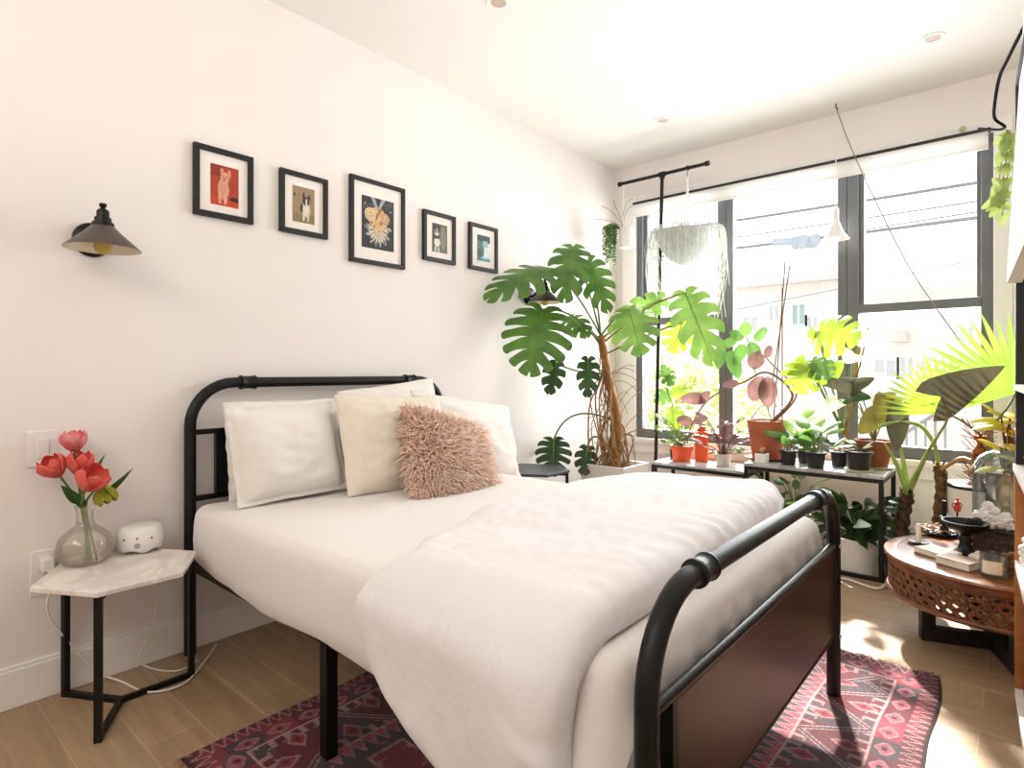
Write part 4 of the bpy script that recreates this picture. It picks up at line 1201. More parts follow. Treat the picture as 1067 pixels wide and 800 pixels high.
# white cube pot
c = P(789, 478, z=BZ); c = V((-1.175, 3.625, BZ)); t = thing('cube_pot_plant', c, 'tiny cactus in a small white cube pot at the left end of the marble bench', 'plant')
MB().box(c.x - .032, c.x + .032, c.y - .032, c.y + .032, BZ, BZ + .058).build('pot', WHITECER, t, smooth=False, bevel=.005)
MB().box(c.x - .027, c.x + .027, c.y - .027, c.y + .027, BZ + .0585, BZ + .0605).build('soil', SOIL, t, smooth=False)
MB().sph(c + V((0, 0, .074)), (.014, .014, .018), 10, 8).sph(c + V((.013, 0, .086)), (.008, .008, .010), 8, 6).build('cactus', pm('cactus_tan', '#a89a5c', .8, col2='#c98f6a', nscale=60), t)
# black pots
def seedling(c, rt, h, n, hg, sp, kind, L, W, mat, seed, label, saucer=None, potmat=BLKPLAST, up=.4, cent=None):
    t = thing('seedling_pot', c, label, 'plant'); g = pot(t, c, rt, rt * .82, h, potmat, .012, saucer)
    bush(t, g, n, hg, sp, kind, L, W, mat, seed, up=up, stemr=.0022, cent=cent); return t
seedling(V((-1.035, 3.66, BZ)), .045, .085, 9, .10, .07, 'oval', .10, .05, G_MID, 61, 'small leafy seedling in a black pot just right of the white cube pot')
seedling(V((-.885, 3.645, BZ)), .050, .090, 15, .13, .09, 'oval', .13, .065, G_MID, 62, 'bright leafy young plant in the middle black pot at the front of the marble bench', up=.5)
seedling(V((-.975, 3.80, BZ)), .052, .10, 10, .17, .08, 'round', .10, .085, leafmat('fresh_leaf', '#7c9f44', '#93b058', .4), 63, 'round-leaved plant in a black pot in the second row of the marble bench')
seedling(V((-.80, 3.80, BZ)), .045, .085, 6, .10, .05, 'lance', .10, .03, G_DARK, 64, 'narrow-leaved plant in a black pot beside the dark mullion on the marble bench')
t = seedling(V((-.675, 3.66, BZ)), .062, .105, 4, .06, .03, 'lance', .07, .02, G_PALE, 65, 'black pot on a cream saucer near the right end of the marble bench', saucer=pm('cream_saucer', '#d8cfae', .5))
# terracotta with big dusky begonia leaves
c = V((-.635, 3.86, BZ)); t = thing('begonia', c, 'begonia with large olive brown leaves in terracotta at the right bench end', 'plant')
g = pot(t, c, .092, .068, .15, TERRAD, .03, pm('cream_saucer', '#d8cfae', .5))
for i, (a, b, w, mt, y) in enumerate([((915, 432), (895, 452), .16, G_OLIVE, 3.74), ((925, 415), (912, 440), .14, G_OLIVE, 3.74), ((937, 422), (930, 462), .13, G_BROWN, 3.72), ((893, 402), (852, 398), .14, G_BROWN, 3.80), ((885, 405), (912, 394), .12, G_BROWN, 3.80), ((885, 412), (908, 415), .11, G_DARK, 3.78), ((872, 415), (860, 430), .13, G_PALE, 3.82), ((910, 420), (935, 410), .12, G_OLIVE, 3.8)]):
    m = MB(); p0 = P(*a, y=y); leaf(m, 'heart', p0, P(*b, y=y - .06), w, tocam(p0, .5), .5, .3, seed=i, wave=.004); m.build('leaf', mt, t, sharp=0)
    MB().tube(bez(g, (g + p0) / 2 + V((0, 0, .08)), p0, 8), .0035, 6).build('petiole', pm('begonia_stem', '#8b7a48', .6), t)
# climbing philodendron, bright leaves against the middle window
c = V((-.80, 3.915, BZ)); t = thing('philodendron', c, 'philodendron with bright yellow-green lobed leaves in front of the window mullion', 'plant')
g = pot(t, c, .05, .042, .09, TERRA, .015)
MB().tube([g, P(897, 350, y=3.92)], .009, 8).build('moss_pole', pm('moss_pole', '#a27846', .9), t)
for i, (a, b, w, mt, y) in enumerate([((853, 345), (895, 355), .30, G_BRIGHT, 3.78), ((851, 345), (842, 352), .1, G_BRIGHT, 3.80), ((842, 378), (832, 410), .26, G_BRIGHT, 3.72), ((846, 375), (866, 394), .17, G_MID, 3.74), ((840, 378), (820, 392), .14, G_BRIGHT, 3.74), ((868, 378), (872, 395), .13, G_BRIGHT, 3.82), ((905, 342), (900, 362), .2, G_PALE, 3.92), ((890, 368), (880, 378), .14, G_PALE, 3.86), ((900, 395), (925, 405), .16, G_PALE, 3.88)]):
    m = MB(); p0 = P(*a, y=y); leaf(m, 'monstera' if w > .15 else 'heart', p0, P(*b, y=y - .05), w, tocam(p0, .4), .6, .25, 5, seed=i + 9, wave=.004); m.build('leaf', mt, t, sharp=0)
    MB().tube(bez(g + V((0, 0, .1)), (g + p0) / 2 + V((0, 0, .05)), p0, 8), .0045, 6).build('petiole', STEM, t)
# ---- under the bench
c = V((-.695, 3.71, .0)); t = thing('peace_lily', c, 'lush dark green peace lily in a white pot under the marble bench', 'plant')
g = pot(t, c, .108, .098, .185, WHITECER, .0)
rr = random.Random(77); m = MB(); st = MB()
for i in range(64):
    a = rr.uniform(0, 2 * PI); r = rr.uniform(.02, .15); h = rr.uniform(.02, .20)
    d = V((math.cos(a), math.sin(a), 0)); e = g + d * r + V((0, 0, h)); st.tube(bez(g + d * .02, g + d * .03 + V((0, 0, h * .7)), e, 5), .003, 5)
    tip = e + (d * rr.uniform(.4, 1) + V((0, 0, rr.uniform(-.5, .7)))).normalized() * rr.uniform(.11, .17)
    tip.z = min(tip.z, .53)
    if tip.y > 4.02: tip.y = 4.02
    leaf(m, 'lance', e, tip, rr.uniform(.045, .07), V((rr.gauss(0, .4), -.6, .7)), .7, .2, seed=i)
st.build('stems', STEMD, t); m.build('foliage', G_DARK, t, sharp=0)
m = MB(); p0 = P(893, 545, y=3.55); leaf(m, 'heart', p0, P(908, 548, y=3.5), .06, tocam(p0, .2), .3, .1); m.build('spathe', pm('pale_spathe', '#b9cfc4', .5), t, sharp=0)
c = V((-1.05, 3.86, 0)); t = thing('floor_plant', c, 'green leafy plant on the floor under the left half of the marble bench', 'plant')
g = pot(t, c, .10, .085, .16, TERRAD, .02)
bush(t, g, 34, .28, .18, 'lance', .16, .06, G_MID, 81, up=.2, stemr=.003)

# ---- alocasia / palm corner
def trunk(t, pts, r0, r1, mat, seed):
    pp = spline(pts, 10); rr = random.Random(seed)
    m = MB().tube(pp, [(r0 + (r1 - r0) * i / len(pp)) * (1 + .14 * math.sin(i * 1.9) + rr.uniform(-.07, .07)) for i in range(len(pp))], 12)
    for i in range(60):
        k = rr.randint(1, len(pp) - 1); q = pp[k]; a = rr.uniform(0, 2 * PI); d = V((math.cos(a), math.sin(a), .5)); rad = (r0 + (r1 - r0) * k / len(pp))
        leaf(m, 'lance', q + d * rad * .8, q + d * rad * 1.25 + V((0, 0, rr.uniform(.01, .03))), .018, d, .3, .2)
    m.build('trunk', mat, t, sharp=0); return pp[-1]
def basepot(t, c, r, h, mat): return pot(t, c, r, r * .85, h, mat, .015)
c = V((-.475, 3.66, 0)); t = thing('alocasia', c, 'elephant ear plant with one huge dark leaf, its short trunk next to the bench', 'plant')
g = basepot(t, c, .085, .15, BLKPLAST)
tp = trunk(t, [g - V((0, 0, .01)), P(940, 545, y=3.66), P(946, 515, y=3.66)], .036, .030, BARKD, 1)
fol = [((922, 462), 3.62, .010), ((936, 455), 3.66, .009), ((985, 442), 3.45, .010), ((968, 470), 3.55, .008)]
for (q, y, r) in fol:
    e = P(*q, y=y); pp = bez(tp, tp + (e - tp) * .4 + V((0, 0, .05)), e, 8); MB().tube(pp, [.017 - (.017 - r * .5) * i / 8 for i in range(9)], 8).build('petiole', pm('alocasia_stem', '#9db06a', .45, col2='#7d9a48', nscale=10), t)
m = MB(); p0 = P(985, 440, y=3.45); pb = P(975, 398, y=3.42)
leaf(m, 'arrow', P(981, 413, y=3.14), P(1048, 381, y=3.00), .215, tocam(P(1010, 400, y=3.1), .15), .30, .12, seed=3)
m.build('leaf', G_BROWN, t, sharp=0)
MB().tube(bez(P(985, 442, y=3.45), P(992, 425, y=3.30), P(981, 413, y=3.145), 6), .006, 7).build('leaf_stalk', MATS['alocasia_stem'], t)
m = MB()
leaf(m, 'lance', tp - V((0, 0, .08)), P(918, 520, y=3.6), .05, (0, -.4, 1), .6, .2); leaf(m, 'lance', tp - V((0, 0, .10)), P(922, 528, y=3.58), .045, (0, -.4, 1), .6, .2)
m.build('lower_leaves', G_DARK, t, sharp=0)
c = V((-.36, 3.80, 0)); t = thing('cane_plant', c, 'tall scaly cane trunk with one arching stem, behind the round table', 'plant')
g = basepot(t, c, .075, .12, BLKPLAST)
tp = trunk(t, [g - V((0, 0, .01)), P(978, 545, y=3.80), P(981, 510, y=3.80), P(978, 485, y=3.80)], .034, .026, BARK, 2)
MB().tube(spline([tp, P(973, 462, y=3.74), P(958, 443, y=3.70), P(935, 440, y=3.66), P(915, 444, y=3.64)], 7), .010, 8).build('petiole', pm('alocasia_stem', '#9db06a'), t)
m = MB(); p0 = P(915, 444, y=3.64); leaf(m, 'heart', P(935, 440, y=3.65), P(934, 470, y=3.6), .12, tocam(p0, .1), .4, .3); m.build('leaf', G_BROWN, t, sharp=0)
MB().tube(spline([tp - V((0, 0, .03)), P(1000, 478, y=3.70), P(1012, 480, y=3.66)], 6), .010, 7).build('side_stem', pm('tan_stem', '#b88a5c', .6), t)

c = V((-.175, 3.80, 0)); t = thing('fan_palm', c, 'fan palm with two large bright green pleated leaves in a tall white planter', 'plant')
MB().lathe([(0, .001), (.105, .001), (.125, .52), (.118, .52), (.115, .49), (0, .488)], c, 32).build('planter', WHITECER, t)
MB().lathe([(0, .505), (.122, .505), (.135, .525), (.128, .53), (0, .52)], c, 30).build('rim_tray', BLKPLAST, t)
g = c + V((0, 0, .51))
FIB = pm('palm_fibre', '#a0602e', .9, col2='#6f3d1c', nscale=60, bump=1, bscale=60)
pp = spline([g, g + V((.01, -.02, .12)), g + V((.015, -.04, .27))], 8)
MB().tube(pp, [.035 + .012 * math.sin(i * 1.3) - .001 * i for i in range(len(pp))], 10).build('trunk', FIB, t)
m = MB(); rr = random.Random(6)
for i in range(110):
    q = pp[rr.randint(0, len(pp) - 1)]; a = rr.uniform(0, 2 * PI); d = V((math.cos(a), math.sin(a), rr.uniform(.3, 1.4))); m.tube([q + d * .02, q + d * .05, q + d * rr.uniform(.06, .085)], .0018, 4)
m.build('fibres', FIB, t)['kind'] = 'stuff'
for i, (hub, hy, tip, w, mt) in enumerate([((986, 430), 3.50, (966, 388), .42, G_BRIGHT), ((1058, 410), 3.30, (1018, 368), .40, G_FAN)]):
    p0 = P(*hub, y=hy); p1 = P(*tip, y=hy - .03); m = MB()
    leaf(m, 'fan', p0, p0 + (p1 - p0).normalized() * (.29 if i == 0 else .36), w, tocam(p0, .35), .25, .12, 20, seed=i)
    m.build('leaf', mt, t, sharp=0)
    MB().tube(bez(pp[-1], (pp[-1] + p0) / 2 + V((.03, 0, .0)), p0, 8), .005, 6).build('petiole', STEM, t)
# croton
c = V((-.04, 3.58, 0)); t = thing('croton', c, 'orange and green croton behind the glass dome', 'plant')
g = basepot(t, c, .10, .35, pm('dark_pot', '#2a2420', .6))
m = MB(); rr = random.Random(9); st = MB()
for i in range(30):
    a = rr.uniform(0, 2 * PI); b = g + V((rr.uniform(-.05, .05), rr.uniform(-.05, .05), rr.uniform(.22, .55))); d = V((math.cos(a) - .25, math.sin(a) - .2, rr.uniform(-.2, .9))).normalized()
    st.tube(bez(g, g + V((0, 0, .2)), b, 6), .004, 5); leaf(m, 'oval', b, b + d * rr.uniform(.10, .17), .05, (0, -.5, .9), .7, .25, seed=i)
st.build('stems', pm('croton_stem', '#5a2f22', .7), t); m.build('foliage', G_ORNG, t, sharp=0)
# upright strap-leaf plant beside the shelf
c = V((.16, 3.55, 0)); t = thing('snake_plant', c, 'tall upright strap-leaved plant behind the black shelf post', 'plant')
g = basepot(t, c, .12, .55, pm('dark_pot', '#2a2420', .6))
m = MB(); rr = random.Random(19)
for i in range(26):
    a = rr.uniform(0, 2 * PI); b = g + V((math.cos(a) * .05, math.sin(a) * .05, 0)); h = rr.uniform(.45, .88)
    leaf(m, 'strap', b, b + V((math.cos(a) * .14, math.sin(a) * .14, h)), .045, (rr.gauss(0, .4), -1, .1), .35, .1, seed=i)
m.build('foliage', G_MID, t, sharp=0)

# ================================================================ PENDANT, CORDS, POTHOS
hk = P(871, 108, z=CZ); hk.z = CZ
t = thing('pendant_lamp', (hk.x, hk.y, CZ), 'small white cone pendant lamp hanging in front of the window mullion', 'pendant lamp')
pb = P(875, 249, y=hk.y); z0 = pb.z
MB().tube([(hk.x, hk.y, CZ - .03), (hk.x, hk.y, z0 + .19)], .003, 6).build('cord', CORD_W, t)
MB().tube(spline([V((hk.x, hk.y, CZ)), V((hk.x, hk.y, CZ - .02)), V((hk.x + .008, hk.y, CZ - .034)), V((hk.x + .004, hk.y, CZ - .04))], 5), .004, 6).build('hook', BLACK, t)
cc = V((hk.x, hk.y, z0))
MB().lathe([(.010, .19), (.016, .185), (.016, .115), (.022, .10), (.045, .04), (.074, .0), (.070, .0), (.042, .038), (.02, .09), (0, .10)], cc, 30).build('shade', WHITEPLAST, t)
MB().sph(cc + V((0, 0, .02)), (.028, .028, .030), 14, 9).build('bulb', pm('white_bulb', '#f8f1e2', .3, emit=.4), t)
tag(MB().tube(spline([V((hk.x + .004, hk.y - .004, CZ - .038)), P(893, 168, y=4.02), P(940, 265, y=3.97), P(975, 320, y=3.90), P(1010, 368, y=3.85)], 8), .0028, 6).build('support_string', pm('string_grey', '#8a857e', .8)), 'long thin string running from the ceiling hook down to the fan palm', 'string')
tag(MB().tube(spline([P(1076, 12, y=2.62), P(1066, 30, y=2.66), P(1050, 62, y=2.85), P(1041, 82, y=3.0), P(1036, 112, y=3.2), P(1037, 124, y=3.3), P(1047, 132, y=3.35), P(1040, 135, y=3.5), P(1020, 134, y=3.9)], 8), .006, 7).build('black_cable', CORD_B), 'black cable curving down from the ceiling at the upper right', 'cable')
t = thing('curtain_hook', P(1003, 142, y=WY - .03), 'small pale bracket above the right end of the roller shade', 'bracket')
b = P(1003, 134, y=WY - .03)
MB().tube([b + V((0, .03, 0)), b, b + V((0, -.005, -.075))], .009, 8).sph(b, .016, 10, 6).build('bracket', pm('pale_brass', '#cfc8a6', .5), t)
# pothos trailing at upper right, from a pot on the tall shelf
c = P(1052, 150, y=3.05); t = thing('trailing_pothos', c, 'pothos vine trailing lime leaves down the upper right of the window', 'plant')
m = MB(); st = MB(); rr = random.Random(14)
for k in range(3):
    pts = spline([P(1049 + 2 * k, 135, y=3.35), P(1045 + 4 * k, 160, y=3.3), P(1040 + 4 * k, 195, y=3.28), P(1038 + 3 * k, 222 + 8 * k - 12, y=3.28)], 8)
    st.tube(pts, .002, 5)
    for q in pts[2::3]:
        a = rr.uniform(0, 2 * PI); d = V((math.cos(a) * .6, -.25, rr.uniform(-1.2, -.3))).normalized()
        leaf(m, 'heart', q, q + d * rr.uniform(.05, .085), .055, V((rr.gauss(0, .4), -.9, .5)), .4, .2)
st.build('stems', STEM, t); m.build('foliage', leafmat('pothos_lime', '#9fb35e', '#bcc983', .45), t, sharp=0)

# ================================================================ SHELF AT THE RIGHT EDGE
ang = math.radians(-87.2)
sx = P(1057, 600, y=2.56); S0 = V((sx.x, 2.56, 0)); SD = V((.055, -1.0, 0)).normalized(); SP = V((1, .055, 0)).normalized()   # along front (towards camera), into the wall
def sbox(mb, a0, a1, b0, b1, z0, z1):
    c = S0 + SD * (a0 + a1) / 2 + SP * (b0 + b1) / 2 + V((0, 0, (z0 + z1) / 2)); return mb.obox(c, (a1 - a0, b1 - b0, z1 - z0), SD)
t = thing('bookcase', S0 + SD * .4 + SP * .15, 'wooden bookcase with white shelves at the right edge', 'bookcase')
for a_0 in (0, .80):
    m = MB(); sbox(m, a_0, a_0 + .018, 0, .28, 0, .775); m.build('side_panel', SHELFWOOD, t, smooth=False)
m = MB(); sbox(m, .018, .80, .27, .28, 0, .775); m.build('back_panel', SHELFWOOD, t, smooth=False)
SHW = pm('shelf_white', '#eeeae6', .5)
for z in (.06, .48, .775):
    m = MB(); sbox(m, .0 if z == .775 else .018, .818 if z == .775 else .80, 0 if z < .7 else -.004, .27 if z < .7 else .28, z - .02 if z < .7 else z, z if z < .7 else z + .02); m.build('shelf', SHW, t, smooth=False)
zt = .796
t = thing('metal_rack', S0 + V((0, 0, zt)), 'black metal shelf rack standing on the bookcase', 'shelf rack')
for (a, b) in ((.0, .0), (.0, .25), (.79, .0), (.79, .25)):
    m = MB(); sbox(m, a, a + .024, b + .002, b + .026, zt, 2.05); m.build('post', BLACKM, t, smooth=False)
m = MB(); sbox(m, -.01, .824, -.002, .28, 1.040, 1.058); m.build('shelf', SHW, t, smooth=False)
m = MB(); sbox(m, .024, .79, .002, .02, 2.03, 2.05); m.build('top_rail', BLACKM, t, smooth=False)
m = MB(); sbox(m, .024, .79, .254, .274, 2.03, 2.05); m.build('top_rail', BLACKM, t, smooth=False)
# white canvas leaning out from the rack
q = [P(1049, 289, y=2.50), P(1067, 10, y=2.50)]
b0, b1 = q; n0 = SD * .75
m = MB(); th = SP * .035
vv = [b0, b1, b1 + n0, b0 + n0]
m.add(vv + [v + th for v in vv], [(0, 1, 2, 3), (7, 6, 5, 4), (0, 3, 7, 4), (1, 5, 6, 2), (0, 4, 5, 1), (3, 2, 6, 7)])
t = thing('white_canvas', b0, 'large blank white canvas panel fixed on the rack at the upper right edge', 'canvas')
m.build('canvas', pm('canvas_white', '#efeef0', .8), t, smooth=False)
m = MB(); d = V((0, 0, .02)); e = th * 1.05
m.add([b0 - d, b0 + n0 - d, b0 + n0 - d + e, b0 - d + e, b0, b0 + n0, b0 + n0 + e, b0 + e], [(3, 2, 1, 0), (4, 5, 6, 7), (0, 1, 5, 4), (1, 2, 6, 5), (2, 3, 7, 6), (3, 0, 4, 7)])
m.build('stretcher', pm('stretcher_cream', '#d9cdb6', .7), t, smooth=False)
# books and ornaments in the bookcase
for i, (a, hgt, cl, lab) in enumerate([(.05, .26, '#7a1f2c', 'dark red book, first on the bottom shelf'), (.085, .24, '#c9a24a', 'ochre book standing beside the dark red book'), (.12, .27, '#33456a', 'navy book, third on the bottom shelf'), (.16, .25, '#a33a3a', 'brighter red book, fourth on the bottom shelf')]):
    b = thing('book', S0 + SD * (a + .015) + SP * .1 + V((0, 0, .06)), lab, 'book', 'books on the bottom shelf')
    m = MB(); sbox(m, a, a + .003, .02, .18, .06, .06 + hgt); sbox(m, a + .027, a + .030, .02, .18, .06, .06 + hgt); sbox(m, a + .003, a + .027, .02, .024, .06, .06 + hgt); m.build('cover', pm('book_' + cl[1:], cl, .6), b, smooth=False)
    m = MB(); sbox(m, a + .003, a + .027, .024, .176, .063, .057 + hgt); m.build('pages', pm('paper', '#e8dfcc', .8), b, smooth=False)
m = MB(); rr = random.Random(2)
cb = S0 + SD * .10 + SP * .05 + V((0, 0, .48))
for i in range(70):
    a = rr.uniform(0, 2 * PI); r = .035 * math.sqrt(rr.random()); m.sph(cb + V((math.cos(a) * r, math.sin(a) * r, .012 + rr.uniform(0, .17) * (1 - r / .05))), .012, 8, 6)
tag(m.build('bead_strand', WHITECER), 'heap of round white beads on the middle bookcase shelf', 'beads')
tag(MB().lathe([(0, .001), (.03, .001), (.06, .03), (.055, .03), (.028, .006), (0, .006)], S0 + SD * .085 + SP * -.03 * 0 + SP * .075 + V((0, 0, .797)) , 24).build('trinket_dish', pm('dish_brown', '#6b4a34', .5)), 'small brown dish on top of the bookcase', 'dish')

# ================================================================ ROUND CARVED TABLE
TC = V((-.085, 3.02, 0)); TR = .372; TZ = .352
tb = thing('round_table', TC, 'low round carved wooden table with a pierced lattice apron', 'coffee table')
MB().lathe([(0, TZ - .022), (TR - .012, TZ - .022), (TR - .004, TZ - .018), (TR, TZ - .010), (TR - .003, TZ - .002), (TR - .012, TZ), (TR - .05, TZ), (TR - .052, TZ - .002), (0, TZ - .002)], TC, 72).build('tabletop', wood('polished_teak', '#6e3f22', '#8a5632', (4, 14, 1), 3, .28), tb)
m = MB(); nseg, nr = 54, 4; zt0, zt1 = .205, TZ - .045; ra = TR - .022
def cyl(a, z): return TC + V((math.cos(a) * ra, math.sin(a) * ra, z))
for j in range(nr):
    for i in range(nseg):
        a0 = 2 * PI * (i + (.5 if j % 2 else 0)) / nseg; da = 2 * PI / nseg; z0 = zt0 + (zt1 - zt0) * j / nr; dz = (zt1 - zt0) / nr
        am, zm = a0 + da / 2, z0 + dz / 2
        outp = [(a0, z0), (am, z0), (a0 + da, z0), (a0 + da, zm), (a0 + da, z0 + dz), (am, z0 + dz), (a0, z0 + dz), (a0, zm)]
        hx, hz = da * .34, dz * .36
        inn = [(am - hx / 2, zm - hz / 2), (am, zm - hz), (am + hx / 2, zm - hz / 2), (am + hx, zm), (am + hx / 2, zm + hz / 2), (am, zm + hz), (am - hx / 2, zm + hz / 2), (am - hx, zm)]
        m.add([cyl(*q) for q in outp] + [cyl(*q) for q in inn], [(k, (k + 1) % 8, 8 + (k + 1) % 8, 8 + k) for k in range(8)])
m.build('lattice_apron', CARVED, tb, solid=.012, sharp=30)
MB().lathe([(ra - .012, .188), (ra + .010, .186), (ra + .016, .195), (ra + .010, .205), (ra - .012, .206), (ra - .012, .188)], TC, 72).lathe([(ra - .01, TZ - .046), (ra + .008, TZ - .046), (ra + .012, TZ - .034), (ra + .008, TZ - .0225), (ra - .01, TZ - .0225)], TC, 72).build('moulding', CARVED, tb)
m = MB()
for a in (0.35, 0.35 + PI / 2):
    d = V((math.cos(a), math.sin(a), 0)); m.obox(TC + V((0, 0, .028)), (.50, .045, .056 if a < 1 else .0555), d)
m.build('cross_base', pm('dark_base', '#1d1310', .5), tb, smooth=False, bevel=.003)
for k in range(4):
    a = .35 + k * PI / 2; d = V((math.cos(a), math.sin(a), 0)); MB().obox(TC + d * .225 + V((0, 0, .122)), (.05, .05, .132), d).build('foot', pm('dark_base', '#1d1310', .5), tb, smooth=False, bevel=.004)
def onT(px, py, z=TZ): p = P(px, py, z=z); p.z = z; return p
zT = TZ
# candle in saucer
c = onT(957, 566); t = thing('candle', c, 'white taper candle in a small dark saucer on the round table', 'candle')
MB().lathe([(0, .0005), (.025, .0005), (.042, .008), (.040, .010), (.02, .004), (0, .004)], c, 26).build('saucer', BLACK, t)
MB().lathe([(0, .0065), (.010, .0065), (.0085, .078), (.006, .084), (0, .084)], c, 14).tube([c + V((0, 0, .083)), c + V((.001, 0, .092))], .001, 5).build('candle', pm('wax', '#f1e6d8', .5, trans=.3), t)
# plate of dried pieces
c = onT(975, 556); t = thing('offering_plate', c, 'shallow dark plate heaped with dried bark and stones on the round table', 'plate')
MB().lathe([(0, .0005), (.05, .0005), (.085, .014), (.083, .016), (.05, .006), (0, .006)], c, 30).build('plate', BLACK, t)
m = MB(); rr = random.Random(33)
for i in range(46):
    a = rr.uniform(0, 2 * PI); r = .065 * math.sqrt(rr.random()); m.obox(c + V((math.cos(a) * r, math.sin(a) * r, .014 + rr.uniform(0, .016))), (rr.uniform(.02, .05), .008, .006), (rr.gauss(0, 1), rr.gauss(0, 1), rr.gauss(0, .3)))
m.build('dried_bark', pm('dried_bark', '#8a6d56', .9, col2='#c9b3a0', nscale=40), t, smooth=False)['kind'] = 'stuff'
# books
for (px, py, w, d, h, r, cl, lab) in [(977, 578, .13, .10, .020, .55, '#b9a184', 'tan covered book lying left of the other on the round table'), (999, 589, .120, .095, .027, .42, '#8c6a52', 'brown covered book lying at the front edge of the round table')]:
    c = onT(px, py); c = c + (TC - c).normalized() * .0; b = thing('book', V((c.x, c.y, zT)), lab, 'book')
    ax = V((math.cos(r), -math.sin(r), 0))
    MB().obox(c + V((0, 0, .0015)), (w, d, .0025), ax).obox(c + V((0, 0, h)), (w, d, .0025), ax).build('cover', pm('cover_' + cl[1:], cl, .5, col2='#d9cfc6', nscale=3), b, smooth=False)
    MB().obox(c + V((0, 0, h / 2 + .0005)), (w - .006, d - .006, h - .004), ax).build('pages', pm('paper', '#e8dfcc', .8), b, smooth=False)
# black pedestal bowl
c = onT(1006, 577); t = thing('pedestal_bowl', c, 'black pedestal bowl in the middle of the round table', 'bowl')
MB().lathe([(0, .001), (.040, .001), (.040, .012), (.026, .022), (.020, .045), (.024, .062), (.020, .075), (.030, .088), (.060, .102), (.078, .122), (.081, .134), (.076, .134), (.056, .112), (.02, .10), (0, .098)], c, 36).build('bowl', BLACK, t)
tag(MB().sph(c + V((.028, -.005, .133)), (.030, .024, .022), 12, 8, jit=.4, seed=3).build('charcoal_lump', pm('charcoal', '#141414', .9, bump=.8)), 'black charcoal lump resting in the pedestal bowl', 'charcoal')
# candlestick
c = onT(984, 558); t = tag(MB().lathe([(0, .001), (.028, .001), (.030, .008), (.012, .018), (.018, .034), (.010, .046), (.016, .058), (.011, .070), (.018, .082), (.016, .088), (.008, .09), (.008, .16), (0, .16)], c, 22).build('candlestick', BLACK), 'black turned candlestick left of the pedestal bowl', 'candlestick')
# dark chest under the glass dome
c = onT(1046, 574); bx = V((-.035, 3.215, TZ)); t = thing('wooden_chest', bx, 'dark carved box under the glass dome on the round table', 'box')
MB().obox(bx + V((0, .005, .045)), (.22, .225, .088), (1, -.15, 0)).build('box', pm('dark_carved', '#2a1d17', .7, col2='#4a3a30', nscale=50, bump=1., bscale=70), t, smooth=False, bevel=.004)
MB().obox(bx + V((0, .005, .095)), (.24, .245, .012), (1, -.15, 0)).build('lid', pm('dark_base', '#1d1310', .5), t, smooth=False, bevel=.003)
lz = TZ + .101
c = V((-.062, 3.262, lz)); t = thing('glass_dome', c, 'large glass dome cloche standing on the dark box', 'cloche')
MB().lathe([(.103, .001), (.105, .01), (.105, .215), (.099, .248), (.082, .280), (.054, .302), (.02, .311), (0, .312)], c, 40).build('dome', CLOCHE, t)
MB().lathe([(0, .0005), (.108, .0005), (.110, .006), (.10, .008), (0, .008)], c, 40).build('base', pm('dark_base', '#1d1310', .5), t)
# framed print in the dome
f0 = V((-.052, 3.262, lz + .0085)); t = thing('devotional_print', f0, 'small sepia print of a robed figure inside the glass dome', 'picture')
nn = V((-.15, -1, 0)).normalized(); ax = V((1, -.15, 0)).normalized()
MB().obox(f0 + V((0, 0, .1005)), (.140, .006, .200), ax).build('frame', pm('dark_base', '#1d1310'), t, smooth=False)
m = MB(); pimg = ellimg(lambda u, v: lin('#5a4a33'), [(.5, .5, .34, .46, '#7d6a48'), (.5, .3, .26, .36, '#a58f68'), (.5, .62, .17, .2, '#b9a27a'), (.5, .66, .09, .11, '#d9c4a0'), (.5, .36, .07, .05, '#d9c4a0')])
m.grid(30, 40, lambda u, v: f0 + V((0, 0, .008)) + ax * (u - .5) * .126 + nn * .0036 + V((0, 0, v * .185)), pimg); m.build('print', PRINT, t, vcol=True, sharp=0)
# crystal cluster
c0 = bx + V((-.062, -.082, .1015)); m = MB(); rr = random.Random(12)
for i in range(60):
    a, r = rr.uniform(0, 2 * PI), .058 * math.sqrt(rr.random()); m.sph(c0 + V((math.cos(a) * r * 1.05, math.sin(a) * r * .22, .014 + rr.uniform(.0, .12) * (1 - r / .066))), rr.uniform(.012, .021), 7, 5, jit=.6, seed=i)
tag(m.build('crystal_cluster', pm('white_quartz', '#f0efee', .4, trans=.2), smooth=False), 'lumpy white crystal cluster standing in front of the glass dome', 'crystal')
# red figurine
c = P(1000, 533, y=3.22); c = V((-.222, 3.31, TZ)); t = thing('figurine', c, 'small red figurine on a thin black stand behind the pedestal bowl', 'figurine')
MB().lathe([(0, .001), (.022, .001), (.022, .006), (.004, .012), (.004, .118), (0, .118)], c, 14).build('stand', BLACK, t)
m = MB(); m.lathe([(0, .118), (.012, .119), (.014, .135), (.009, .148), (.013, .158), (.005, .166), (0, .167)], c, 14).sph(c + V((0, 0, .173)), .007, 10, 7).tube([c + V((-.010, 0, .158)), c + V((-.020, -.003, .145)), c + V((-.014, -.01, .137))], .0028, 6).tube([c + V((.010, 0, .158)), c + V((.018, -.003, .146)), c + V((.010, -.01, .138))], .0028, 6)
m.build('figure', pm('red_lacquer', '#b03020', .4), t)
